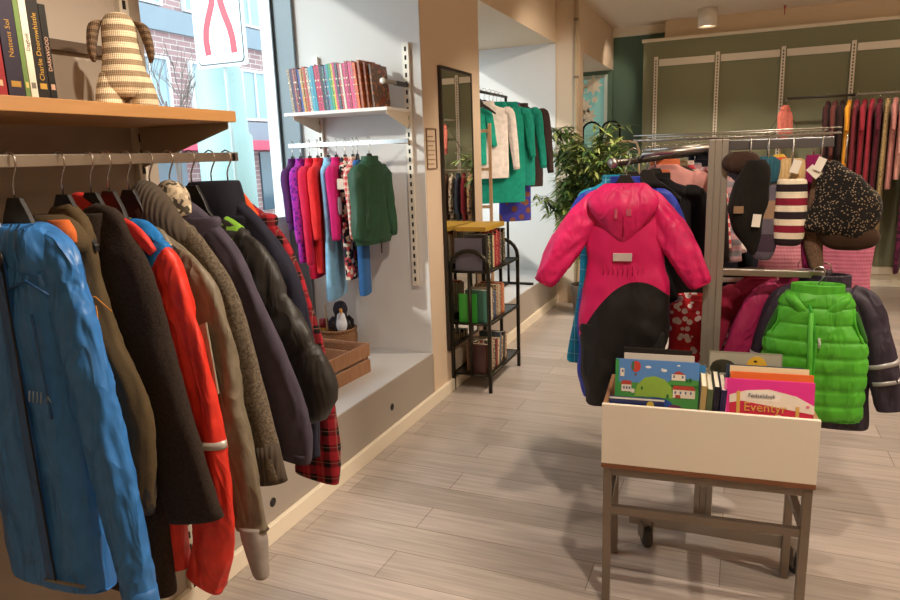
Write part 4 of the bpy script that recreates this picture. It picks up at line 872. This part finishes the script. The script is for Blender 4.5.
def pink(t, w, h):
    P2(t, 'pink_band', 'e83a98', [rc(.016, w, .8*h, h), rc(.016, w, 0, .15*h)], 1); P2(t, 'spine_stripe', 'f07ab8', [rc(0, .007, 0, h)], 1)
    P2(t, 'red_field', 'd0304e', [rc(.016, w, .1*h, .58*h)], 2)
    P2(t, 'cream_arch', 'f0e4d4', [[(.016, .55*h), (.2*w, .6*h), (w, .42*h), (w, .58*h), (.8*w, .74*h), (.5*w, .84*h), (.25*w, .8*h), (.016, .7*h)]], 3)
    P2(t, 'title_panel', 'f6efe4', [[(.2*w, .62*h), (.62*w, .62*h), (.64*w, .74*h), (.55*w, .8*h), (.25*w, .78*h)]], 4)
    text_mesh('Fødselsbok', .018, plain('3a3440', .5), t, Matrix.Translation((.42*w, -.0045, AZ+.71*h)) @ RX)
    text_mesh('Eventyr', .042, plain('d8a850', .4), t, Matrix.Translation((.46*w, -.0045, AZ+.49*h)) @ RX)
    GD = 'd9ae58'
    P2(t, 'gold_column', GD, [rc(.14*w, .18*w, .15*h, .78*h), rc(.8*w, .84*w, .12*h, .55*h)], 5)
    P2(t, 'face', 'eec8ac', [el(.22*w, .26*h, .035*w, .06*h), el(.83*w, .2*h, .06*w, .1*h)], 6); P2(t, 'hair', '3a3238', [el(.84*w, .29*h, .075*w, .06*h)], 7)
    P2(t, 'dress', 'e8d8c0', [el(.42*w, .12*h, .1*w, .1*h), el(.24*w, .1*h, .07*w, .08*h), el(.62*w, .28*h, .05*w, .1*h)], 6); P2(t, 'small_flower', 'e8849a', [el(.36*w, .25*h, .03*w, .03*h), el(.72*w, .22*h, .03*w, .04*h), el(.5*w, .1*h, .02*w, .03*h), el(.93*w, .56*h, .02*w, .03*h)], 6)
b0 = .5465
face_book('picture book with a painted town, hill and hot air balloon in the cart', .035, .05, .5465, .275, .35, .014, '4a8ad0', 9, 0, town)
def navy_art(t, w, h):
    h = .175
    P2(t, 'white_edge', 'e8e4dc', [rc(0, w, h-.006, h)], 1); P2(t, 'yellow_dot', 'd8c050', [el(.75*w, h-.02, .012, .012)], 2)
face_book('low dark blue book in front of the painted town book', .022, .022, b0, .18, .232, .012, '1e2e66', 2, 1, navy_art)
face_book('black book standing behind the painted town book in the cart', .055, .14, b0, .23, .368, .016, '1c1a1c', 7, -2)
face_book('dark book with a pale page edge right behind the town book', .06, .105, b0, .235, .357, .012, 'd8cfc0', 8, 0)
for i, (x, c, l) in enumerate([(.312, 'b9a06a', 'khaki thin book standing between town book and pink book'), (.332, '5a6a4a', 'olive thin book standing between town book and pink book'), (.352, '1d1c30', 'thick navy book standing edge on left of the pink book'), (.374, '2a2450', 'indigo book standing edge on beside the thick navy one')]):
    p = CM @ Vector((x, .05, b0)); book(l, p, CR, .018, .285-.01*(i % 2), .25, c, 3, 'books standing edge on in the cart')
face_book('bright pink fairy tale picture book with gold letters in cart', .39, .03, .5465, .268, .312, .014, 'e83a98', 8, 1, pink)
face_book('orange picture book right behind the pink one', .41, .068, b0, .25, .325, .012, 'e8743a', 8, 1)
face_book('cream picture book behind the orange one in the cart', .408, .09, b0, .24, .338, .01, 'e8d8b4', 8, 0)
face_book('yellow green picture book peeking out left of the pink one', .388, .075, b0, .1, .275, .008, 'b8b23c', 8, 0)
face_book('pale yellow booklet behind the cream book', .41, .125, b0, .16, .325, .008, 'd8cf9c', 7, 0)
face_book('steel blue picture book at the back right of the cart', .40, .15, b0, .24, .325, .012, '33465e', 7, 0)
def duck(t, w, h):
    P2(t, 'grey_field', 'a8a494', [rc(.004, w-.004, .02, h-.004)], 1); P2(t, 'yellow_circle', 'e0b23a', [el(.66*w, h-.05, .034, .04, 22)], 2); P2(t, 'dark_beetle', '38382c', [el(.2*w, h-.05, .04, .024), el(.1*w, h-.06, .02, .02)], 2); P2(t, 'eye', '1c1a18', [el(.64*w, h-.028, .006, .004)], 3)
face_book('grey picture book with a yellow circle behind the others', .345, .2, b0, .235, .355, .014, '8f8c7e', 6, 0, duck)
face_book('light blue book at the left back corner of the grey book', .285, .17, b0, .05, .31, .012, '2f7ab8', 6, 0)
q = MB().lathe([(.001, 0), (.012, 0), (.012, .06), (.006, .1), (.006, .19), (.001, .195)], seg=12).build('bubble_wand', plain('b8b4ac', .3)); q.location = CM @ Vector((.085, .25, b0+.15)); tag(q, 'thin grey tube sticking up behind the black book in cart', 'tube')
# ------------------------------------------------------------------ kids clothing rack on castors
PX, PY = -.078, 2.745
RK = plain('a39c92', .4, .5, .04, 6); CRM = steel('c4c0ba', .38)
t = thing('clothing_rack', 'grey steel clothing rack on castors behind the book cart', 'clothing rack', (PX, PY, 0))
for y, n in ((0, 'front'), (.66, 'rear')):
    MB().box(-.034, -.012, y-.015, y+.015, .14, 1.63).box(.012, .034, y-.015, y+.015, .14, 1.63).box(-.012, .012, y-.012, y+.012, .14, 1.63).build('post', RK, t, .002)
    MB().box(-.28, .36, y-.035-.05*(y == 0), y+.005-.05*(y == 0), .09, .14).build('base_beam', RK, t, .003)
MB().box(-.025, .025, -.03, .66, .095, .135).build('base_spine', RK, t, .003)
MB().box(-.02, .02, .015, .645, 1.56, 1.60).build('top_spine', RK, t, .002)
TY = plain('35332f', .5, 0, .05); 
for x in (-.21, .34):
    for y in (-.085, .62):
        q = MB(); q.lathe([(.001, -.014), (.03, -.014), (.043, -.012), (.045, 0), (.043, .012), (.03, .014), (.001, .014)], (0, 0, 0), 'x', 20)
        w_ = q.build('caster_wheel', TY, t); w_.location = (x, y, .045); w_.rotation_euler = (0, 0, .5)
        MB().lathe([(.001, -.016), (.012, -.016), (.012, .016), (.001, .016)], (0, 0, 0), 'x', 12).build('hub', STL, w_)
        f = MB().box(-.022, -.017, -.02, .035, -.01, .065).box(.017, .022, -.02, .035, -.01, .065).box(-.022, .022, -.005, .035, .044, .05).build('caster_fork', STL, w_)
MB().box(.034, .37, -.012, .012, 1.59, 1.625).build('top_arm', plain('6c6b6e', .35, .7), t, .002)
MB().box(.034, .37, -.012, .012, 1.13, 1.155).build('lower_arm', CRM, t, .002)
MB().box(.034, .52, .60, .62, 1.27, 1.30).build('rear_arm', CRM, t, .002)
# slanted left rail from the front tip back to the rear post
a = Vector((-.455+.078, .0, 1.556)); b = Vector((-.03, .60, 1.59))
MB().tube([a, b], .014, None, 12).build('side_rail', plain('5a564f', .3, .7), t)
MB().tube([a, a-Vector((.008, .012, 0))], .02, None, 14).build('end_cap', CRM, t)
MB().tube([Vector((-.034, .03, 1.60)), Vector((-.27, .03, 1.585)), a+Vector((.08, .15, .01))], .009, None, 8).build('support_rod', CRM, t)
MB().tube([Vector((-.034, .25, 1.61)), Vector((-.28, .28, 1.60))], .009, None, 8).tube([Vector((-.034, .5, 1.61)), Vector((-.33, .55, 1.60))], .009).build('support_rod', CRM, t)
m = MB()
for i in range(30): m.tube([(-.34+i*.026, .25, 1.645), (-.34+i*.026, .7, 1.645)], .0022, None, 5)
for y in (.25, .4, .55, .7): m.tube([(-.34, y, 1.64), (.42, y, 1.64)], .003, None, 6)
m.tube([(-.34, .25, 1.66), (.42, .25, 1.66)], .003, None, 6).tube([(-.34, .7, 1.66), (.42, .7, 1.66)], .003, None, 6)
m.build('wire_shelf', CRM, t)
# pink and black rain suit seen from behind
PK = fabric('cf145e', .55, 'nylon', wr=.3); BKF = fabric('120f10', .6, 'nylon', wr=.3)
def two_tone():
    m, nt, b = base_mat('fabric_two_tone'); vec, (x, y, z) = objxyz(nt)
    d = mth(nt, 'SUBTRACT', x, .06); zz = mth(nt, 'MULTIPLY_ADD', mth(nt, 'MULTIPLY', d, d), -4.6, -.445)
    nt.links.new(mix(nt, mth(nt, 'LESS_THAN', z, zz), lin('cf145e'), lin('120f10')), b.inputs['Base Color'])
    b.inputs['Roughness'].default_value = .55; mp = N(nt, 'ShaderNodeMapping'); mp.inputs['Scale'].default_value = (1, 1, .5); nt.links.new(vec, mp.inputs[0])
    bump(nt, b, nz(nt, mp.outputs[0], 14, 2, .6), .3, .02); return m
def suit_x(t, s):
    m = MB(); add_loft(m, cat_rom([(0, -.02, -.075, .075, .03), (0, -.03, -.095, .10, .045), (0, -.045, -.135, .128, .05), (0, -.055, -.175, .118, .045), (.0, -.055, -.22, .085, .036), (0, -.05, -.27, .045, .025), (0, -.045, -.30, .012, .012)], 7), None, 44, .9, .007, 2.5)
    hd = m.build('hood', PK, t)
    m = MB(); m.tube([(0, -.07, -.085), (.002, -.098, -.14), (.002, -.102, -.2), (.0, -.08, -.27)], .0025, None, 6); part_label(m.build('hood_seam', fabric('b8124a', .6), hd), 'darker pink seam')
    MB().box(-.03, -.02, -.104, -.1, -.2, -.165).box(.012, .03, -.104, -.1, -.19, -.165).build('hood_tab', fabric('b8566a', .6), hd)
    MB().box(-.035, .035, -.068, -.060, -.365, -.335).build('reflective_label', plain('c8b8b4', .35), t, .001)
    MB().lathe([(.001, 0), (.012, 0), (.012, .004), (.001, .004)], seg=14).build('round_patch', fabric('7a5a48', .7), t).location = (-.155, -.04, -.2)
    for q in (-1, 1):
        rows = cat_rom([(q*.08, 0, -.62, .088, .06), (q*.08, -.005, -.72, .082, .055), (q*.08-.005, -.01, -.82, .07, .05), (q*.08-.008, -.005, -.91, .055, .04), (q*.08-.01, 0, -.965, .042, .034)], 9)
        mm = MB(); add_loft(mm, rows, None, 32, .85, .012, 3+q, ff=(12, 9)); mm.build('trouser_leg', BKF, t)
    m = MB()
    for i in range(9):
        x = -.07+.018*i; m.tube([(x, -.059+.6*x*x, -.385), (x+.002, -.062+.6*x*x, -.40), (x-.001, -.060+.6*x*x, -.42)], .0016, None, 5)
    m.build('waist_ruching', fabric('b8124a', .6, 'nylon'), t)
PS = [[(q*.05, 0, -.135, .042, .035), (q*.10, -.005, -.168, .055, .042), (q*.172, -.015, -.26, .062, .046), (q*.235, -.025, -.36, .058, .046), (q*.275, -.03, -.435, .047, .04), (q*.288, -.03, -.46, .034, .03)] for q in (-1.07, 1)]
garment('rain_suit', 'hot pink and black hooded toddler suit hanging from rack tip, back view', 'rain suit', (-.405, 2.69, 1.556), radians(6),
        [(-.085, 0, .05, .03), (-.11, 0, .10, .045), (-.17, 0, .135, .055), (-.28, .005, .145, .062), (-.38, .01, .142, .058), (-.46, .018, .160, .062), (-.56, .012, .172, .07), (-.66, .008, .172, .07), (-.75, .0, .155, .062), (-.80, -.005, .12, .05)], two_tone(), PS, PK, None,
        cuff=(.09, fabric('b8124a', .6, 'nylon')), fold=.012, sfold=.010, seg=72, res=12, extra=suit_x, seed=6.3)
hanger('hanger carrying the hot pink and black suit', (-.405, 2.70, 1.572), radians(6), .12, drop=.06)
# clothes behind it on the slanted rail
def rail(tt): return (-.455+.345*tt, 2.745+.6*tt, 1.57+.034*tt+.014)
def side(tt, label, col, L, W, sl, yaw=10, dx=0, **k):
    p = rail(tt); simple_top(label, (p[0]+dx, p[1], p[2]), radians(yaw), col, L, W, sl, group='children clothes on the slanted rack rail', dep=k.pop('dep', .03), **k)
    hanger('hanger of the '+label.split(' behind')[0].split(' on the')[0][:60], p, radians(yaw), W*.8, HB, group='hangers on the slanted rack rail')
def blue_legs(t):
    for q in (-1, 1):
        mm = MB(); add_loft(mm, cat_rom([(q*.07-.02, 0, -.55, .085, .05), (q*.09-.02, 0, -.75, .075, .045), (q*.1-.02, 0, -.93, .06, .04), (q*.1-.02, 0, -1.02, .04, .03)], 7), None, 28, .85, .012, 4+q, ff=(12, 8)); mm.build('trouser_leg', fabric('2339a8', .55, 'nylon', wr=.5), t)
side(.17, 'royal blue snowsuit behind the pink suit, leg and cuff showing', '2339a8', .56, .16, .34, 10, -.03, kind='nylon', rough=.55, name='snowsuit', cat='snowsuit', splay=.13, dep=.04)
blue_legs([o for o in COL.objects if o.get('label', '').startswith('royal blue snowsuit')][0])
side(.30, 'turquoise checked dress behind the blue snowsuit, edge showing at left', '1f8fae', .78, .17, 0, 10, -.12, pat='plaid', c2='2a7a98', c3='8ad0dc', ps=16, name='checked_dress', cat='dress', hw=.2)
side(.38, 'black child jacket behind the pink suit near rack tip', '1c1a1c', .55, .17, .35, 14)
side(.47, 'pale pink hooded sweater between black jackets on the slanted rail', 'd99a94', .5, .16, .3, 16, cm=fabric('e07a50', .8), drop=.07)
side(.55, 'dark brown fur collared jacket on the slanted rail', '2e2422', .55, .17, .35, 18, cm=fabric('8a7a5c', .9, 'wool'), drop=.08)
side(.62, 'coral striped sweater on the slanted rail', 'd9505c', .45, .15, .3, 20, pat='stripe', c2='f0d8d0', ps=28, drop=.085)
side(.70, 'grey and pink striped cardigan near the rack post', '8e8c94', .5, .17, .35, 22, pat='stripe', c2='c8a0a8', ps=20, drop=.1)
side(.78, 'white shirt with pink print near the rack post', 'd8b4b8', .45, .16, .3, 22, pat='multi', c2='c05a70', c3='f0e4e0', ps=30)
side(.86, 'large dark navy jacket close to the rack post', '20222e', .75, .2, .5, 22, drop=.07)
side(.95, 'black coat last on the slanted rail by the rear post', '161518', .8, .2, .5, 22, drop=.07)
simple_top('red and white printed child dress hanging low beside the rack post', (-.16, 2.95, 1.10), .2, 'c42a34', .36, .1, 0, pat='blotch', c2='f0e0dc', ps=34, name='printed_dress', cat='dress', hw=.13)
# ---- right lower arm: green vest and the jackets behind it
LG = fabric('4aa524', .55, 'nylon', wr=.3)
def vest_x(t, s):
    m = MB(); m.tube([(-.028, -.05, -.10), (-.012, -.066, -.14), (-.004, -.074, -.2), (.0, -.078, -.35), (.002, -.076, -.45), (.003, -.07, -.525)], .0055, None, 6); part_label(m.build('zip', fabric('2f8a1e', .6), t), 'darker green front zip')
    MB().tube([(.012, -.078, -.215), (.014, -.082, -.235), (.013, -.08, -.25)], .004).build('zip_pull', plain('c8c8c0', .4), t)
    MB().tube([(-.018, -.069, -.13), (-.012, -.083, -.3), (-.010, -.083, -.42), (-.008, -.07, -.525)], .009, None, 8).build('zip_flap', LG, t)
    for q in (-1, 1):
        m = MB(); pts = [(q*.112, -.02, -.12), (q*.118, -.035, -.17), (q*.138, -.035, -.225), (q*.160, -.01, -.255), (q*.15, .03, -.22), (q*.125, .035, -.16), (q*.112, 0, -.115)]; m.tube(pts, .005, None, 6); m.build('armhole_binding', fabric('3f9a1e', .6), t)
        m = MB(); add_loft(m, cat_rom([(q*.116, 0, -.135, .012, .02), (q*.132, 0, -.18, .014, .028), (q*.15, 0, -.225, .012, .024), (q*.158, 0, -.24, .006, .012)], 4), None, 16, 1, 0); m.build('armhole_lining', fabric('245c14', .8), t)
    m = MB()
    for q in (-1, 1):
        add_loft(m, cat_rom([(q*.018, -.035, -.155, .012, .012), (q*.05, -.04, -.118, .02, .022), (q*.085, -.02, -.085, .018, .032), (q*.09, .01, -.07, .012, .03)], 5), None, 18, 1, .003, q, oriented=True)
    m.build('stand_collar', LG, t)
garment('padded_vest', 'bright green quilted padded vest hanging at front right of the rack', 'vest', (.268, 2.655, 1.165), radians(-3),
        [(-.06, 0, .06, .035), (-.075, 0, .095, .045), (-.105, 0, .118, .052), (-.155, 0, .122, .058), (-.20, 0, .138, .062), (-.235, 0, .160, .066), (-.32, .003, .168, .068), (-.43, .005, .166, .066), (-.505, .007, .162, .062), (-.525, .007, .155, .055)], LG, (), None, (0, -.075, .085, .045, .035), None, None, None, .058,
        fold=.005, seg=80, res=14, extra=vest_x, seed=9)
hanger('hanger of the bright green quilted vest', (.268, 2.655, 1.165), radians(-3), .1, plain('3a3836', .4), drop=.05)
DK = fabric('2a2030', .6, 'nylon', wr=.4)
garment('winter_jacket', 'dark aubergine jacket with two reflective sleeve stripes behind green vest', 'jacket', (.30, 2.77, 1.16), radians(-3),
        [(-.05, 0, .06, .035), (-.075, 0, .10, .045), (-.12, 0, .15, .05), (-.25, 0, .165, .055), (-.45, 0, .17, .055), (-.57, .01, .17, .05), (-.59, .01, .16, .045)], DK,
        [[(.08, 0, -.09, .04, .035), (.135, 0, -.13, .05, .04), (.175, -.01, -.26, .052, .04), (.215, -.015, -.40, .05, .038), (.235, -.015, -.50, .042, .034)], [(-.08, 0, -.09, .04, .035), (-.135, 0, -.13, .05, .04), (-.17, -.01, -.26, .05, .04), (-.19, -.015, -.40, .048, .038), (-.2, -.015, -.48, .042, .034)]],
        None, (0, -.07, .085, .045, .05), None, fold=.007, seg=40, res=9, bands=((.60, .66, plain('a8a4a4', .3, .2)), (.72, .78, plain('a8a4a4', .3, .2))), seed=3)
hanger('hanger of the dark aubergine jacket with reflective stripes', (.30, 2.77, 1.16), radians(-3), .12, drop=.05)
garment('winter_jacket', 'magenta and black jacket behind the green vest, pink hem showing', 'jacket', (.235, 2.85, 1.16), radians(5),
        [(-.05, 0, .06, .035), (-.075, 0, .10, .045), (-.12, 0, .15, .05), (-.25, 0, .17, .055), (-.45, .03, .19, .055), (-.60, .05, .2, .05), (-.62, .05, .19, .045)], fabric('a01c54', .6, 'nylon', wr=.4),
        [[(-.08, 0, -.09, .04, .035), (-.14, 0, -.14, .05, .04), (-.20, -.01, -.28, .05, .04), (-.24, -.015, -.42, .045, .035)], [(.08, 0, -.09, .04, .035), (.14, 0, -.14, .05, .04), (.17, -.01, -.28, .05, .04), (.18, -.015, -.42, .045, .035)]], None, (0, -.07, .08, .045, .04), None, fold=.007, seg=40, res=8, seed=7)
hanger('hanger of the magenta and black jacket', (.235, 2.85, 1.16), radians(5), .12, drop=.05)
simple_top('grey lilac trousers hanging under the green vest', (.28, 2.93, 1.16), 0, '6d5a68', .52, .13, 0, name='child_trousers', cat='trousers', drop=.06)
simple_top('black and white striped leggings hanging left of the green vest', (.0, 3.0, 1.14), .3, '1a1718', .5, .05, 0, pat='stripe', c2='d8ccc4', ps=26, name='striped_leggings', cat='leggings', drop=.06, collar=False)
simple_top('dark brown child jacket under the lower rack arm', (.06, 3.04, 1.14), .5, '3a2620', .36, .12, .25, kind='wool', drop=.06)
simple_top('burgundy child sweater hanging left of the green vest', (.09, 2.95, 1.14), .1, '8c1c38', .62, .12, .3, drop=.06)
# ---- pink knitted garments behind, on the rear arm
for x, w, c, l in ((.17, .12, 'c8788a', 'dusty pink knitted sweater behind the striped mitten'), (.42, .13, 'b8607a', 'rose knitted dress behind the flowered black scarf')):
    simple_top(l, (x, 3.36, 1.315), radians(-4), c, .42, w, 0, cat='knitwear', name='knitted_dress', kind='knit', pat='stripe', c2='d894a0' if x < .3 else 'c8788e', ps=60, hw=w*1.08, dep=.045, drop=.08)
# ---- small woollens clipped to the top arm
def blob(name, label, cat, x, y, z0, rows, mat, rz=0, fold=.005, ex=.9, clip=True, seed=0, seg=32, zoff=0):
    t = thing(name, label, cat, (x, y, z0), rz, 'small woollens clipped to the top rack arm')
    m = MB(); add_loft(m, cat_rom(rows, 6), None, seg, ex, fold, seed); m.build('knit_body', mat, t)
    if clip:
        MB().tube([(0, -.002, rows[0][2]-.01), (0, 0, .03), (0, .012, .045), (0, .024, .03)], .0025).build('clip', HM, t)
    return t
zt = 1.585
ST3 = fabric('efe0c8', .9, 'knit', 'stripe3', c2='8c1c34', c3='2c2026', ps=10.5)
blob('striped_mitten', 'cream mitten with dark and crimson stripes clipped to rack arm', 'mitten', .165, 2.70, zt, [(0, 0, -.10, .04, .02), (0, 0, -.115, .048, .026), (0, 0, -.2, .053, .03), (0, 0, -.28, .052, .03), (0, 0, -.325, .043, .024), (0, 0, -.335, .02, .012)], ST3, radians(-4))
blob('knitted_mitten', 'grey and brown patterned mitten left of the striped one', 'mitten', .088, 2.715, zt, [(0, 0, -.12, .035, .02), (0, 0, -.2, .042, .026), (0, 0, -.32, .044, .026), (0, 0, -.38, .03, .02), (0, 0, -.39, .012, .01)], fabric('6a6270', .9, 'knit', 'stripe3', c2='a0826a', c3='4a3a4a', ps=4.2))
blob('winter_hat', 'black child hat with ear flaps and beige patch on rack arm', 'hat', .03, 2.70, zt, [(0.02, 0, -.03, .03, .022), (.012, 0, -.08, .045, .03), (.0, 0, -.14, .056, .036), (-.008, 0, -.2, .062, .04), (-.004, 0, -.25, .052, .036), (.012, 0, -.30, .034, .025), (.022, 0, -.35, .018, .016), (.024, 0, -.37, .008, .008)], fabric('17130f', .9, 'weave'), .1, .02, seed=3)
q = MB().box(-.052, -.02, -.056, -.046, -.215, -.19).build('patch', plain('8a6c50', .8), [o for o in COL.objects if o.get('label', '').startswith('black child hat')][0])
blob('fur_hat', 'dark brown fur trimmed hat beside the rack post', 'hat', -.0, 2.72, zt, [(0, 0, .0, .03, .02), (0, 0, -.02, .055, .03), (.0, 0, -.05, .06, .035), (0, 0, -.07, .045, .03), (0, 0, -.08, .02, .02)], fabric('3a2820', .95, 'wool'), 0, .012, clip=False, seed=8)
blob('knitted_hat', 'teal blue knitted hat hanging above the patterned mitten', 'hat', .085, 2.735, zt, [(0, 0, -.02, .02, .015), (0, 0, -.04, .045, .03), (0, 0, -.08, .05, .034), (0, 0, -.115, .046, .03)], fabric('2a5868', .9, 'rib'), .3, .006, seed=2)
blob('knitted_hat', 'beige knitted hat right above the striped mitten', 'hat', .165, 2.745, zt, [(0, 0, -.03, .03, .02), (0, 0, -.05, .05, .03), (0, 0, -.09, .055, .034), (0, 0, -.125, .05, .03)], fabric('c8a878', .9, 'rib'), .1, .006, seed=5)
blob('knitted_hat', 'small red and yellow striped hat between teal and beige hats', 'hat', .125, 2.76, zt, [(0, 0, -.015, .015, .012), (0, 0, -.04, .035, .022), (0, 0, -.08, .042, .028), (0, 0, -.1, .038, .025)], fabric('c8503c', .9, 'knit', 'stripe', c2='d8b048', ps=40), .4, .004, seed=6)
blob('wool_scarf', 'magenta scarf hanging between striped mitten and black scarf', 'scarf', .232, 2.75, zt, [(0, 0, -.02, .022, .02), (0, 0, -.1, .03, .022), (0, 0, -.25, .026, .02), (.01, 0, -.42, .02, .016)], fabric('8c1c58', .9, 'knit'), .2, .006, seed=9)
blob('brown_scarf', 'taupe brown scarf hanging beside the black flowered scarf', 'scarf', .255, 2.72, zt, [(0.01, 0, -.05, .02, .02), (0, 0, -.2, .035, .022), (-.01, 0, -.32, .03, .02), (.01, 0, -.42, .02, .015)], fabric('6d5444', .9, 'wool'), -.3, .008, seed=10)
blob('flowered_scarf', 'black hood scarf with small pale flowers at end of rack arm', 'scarf', .325, 2.69, zt, [(-.05, 0, -.04, .015, .015), (-.035, 0, -.065, .04, .03), (-.01, 0, -.11, .08, .045), (.008, 0, -.17, .10, .05), (.0, 0, -.23, .112, .05), (-.01, 0, -.27, .112, .045), (.03, 0, -.30, .06, .03)], fabric('15110f', .85, 'weave', 'dots', c2='8f7c64', ps=120), -.1, .02, .85, seed=12, seg=44)
blob('brown_hood', 'brown lining hanging below the flowered black scarf', 'hood', .34, 2.70, zt, [(0, 0, -.27, .09, .042), (0.01, 0, -.30, .095, .045), (.015, 0, -.33, .075, .036), (.01, 0, -.345, .04, .02)], fabric('3a2618', .9), -.1, .006, clip=False, seed=13)
for i, (x, z, a, l) in enumerate([(.18, -.035, .3, 'white paper tag above the striped mitten'), (.215, -.06, -.8, 'tilted white paper tag right of the striped mitten'), (.255, -.03, .4, 'small white tag left of the flowered scarf'), (.062, -.22, .1, 'tiny white tag beside the black child hat')]):
    q = MB().box(-.014, .014, -.0008, .0008, -.045, 0).build('price_tag', plain('e9e2d6', .6)); q.location = (x, 2.665, zt+z); q.rotation_euler = (0, a, .2); tag(q, l, 'price tag', 'price tags on the top rack arm')
#==LIGHTS==
sd = bpy.data.lights.new('sun', 'SUN'); sd.energy = 2.0; sd.angle = radians(2.5); sd.color = (1, .93, .84)
so = bpy.data.objects.new('sun', sd); COL.objects.link(so); so.rotation_euler = Vector((.52, .80, -.34)).to_track_quat('-Z', 'Y').to_euler()
spot((-.5, 5.6, 3.05), (-1.36, 6.74, 1.3), 60, 40)  # extra spot added to brighten the plant
spot((-.9, 8.3, 3.05), (-1.85, 9.2, 2.2), 25, 50)  # extra spot added to brighten the paper stars in the far window
w = bpy.data.worlds.new('sky'); S.world = w; w.use_nodes = True
bg = w.node_tree.nodes['Background']; bg.inputs[0].default_value = (.80, .92, 1, 1); bg.inputs[1].default_value = 3.4
cam = bpy.data.cameras.new('camera'); cam.lens = 685/900*36; cam.sensor_width = 36; cam.clip_start = .05
co = bpy.data.objects.new('camera', cam); COL.objects.link(co); S.camera = co
Rw = Matrix(((0.92266955, 0.04799631, -0.38259281), (0.38411145, -0.20126388, 0.90108337), (-0.03375344, -0.97836047, -0.20413598)))
# camera axes: right, up = -(down), back = -(forward)
M3 = Matrix(((Rw[0][0], -Rw[0][1], -Rw[0][2]), (Rw[1][0], -Rw[1][1], -Rw[1][2]), (Rw[2][0], -Rw[2][1], -Rw[2][2])))
co.matrix_world = Matrix.Translation((0, 0, 1.6)) @ M3.to_4x4()
for loc, tg, p, sz in [((.55, 1.75, 3.05), (-1.2, 1.3, 1.1), 190, 60), ((-.2, 2.0, 3.05), (-1.9, 3.0, .8), 90, 60), ((.3, 1.2, 3.05), (.0, 2.5, .6), 110, 60), ((.8, 3.2, 3.05), (.3, 3.0, .9), 60, 60),
    ((0.2, 4.6, 3.05), (-1.6, 5.0, .6), 120, 70), ((.4, 6.2, 3.05), (-.3, 6.4, 0), 150, 90), ((1.9, 5.2, 3.05), (1.3, 6, 0), 130, 90), ((2.6, 2, 3.05), (2, 2.5, 0), 150, 100), ((-.3, 5.5, 3.05), (-2.2, 6.9, 1.4), 60, 70)]:
    spot(loc, tg, p*1.5, sz)
spot((.4, .5, 3.05), (-1.78, 1.3, 2.02), 170, 20, .5)
for i in range(7):
    x = -.65+.69*i; spot((x, 7.3, 3.05), (x, 8.95, .95), 75, 48, .8)
for x, y in ((2.6, 3.2), (2.4, 6.6), (3.4, .6), (.9, -1.0)):  # glowing globes added out of view to brighten the ceiling and room
    t = thing('fill_globe', 'added glowing fill globe under the ceiling at x%dy%d' % (x*10, y*10) if False else {3.2: 'added glowing fill globe over the right middle of the shop', 6.6: 'added glowing fill globe nearest the green wall', .6: 'added glowing fill globe by the right wall behind the camera', -1.0: 'added glowing fill globe behind the camera'}[y], 'added fill light', (x, y, 3.1))
    MB().tube([(0, 0, 0), (0, 0, -.35)], .006).build('cord', HB, t); MB().lathe([(.001, -.60)]+[(.12*sin(pi*k/12), -.47-.12*cos(pi*k/12)) for k in range(1, 12)]+[(.001, -.36)], seg=20).build('globe', plain('ffe2bc', .5, 0, 0, emit=30), t)
S.view_settings.view_transform = 'Standard'; S.view_settings.look = 'None'; S.view_settings.exposure = .06; S.view_settings.gamma = 1
S.view_settings.use_curve_mapping = False
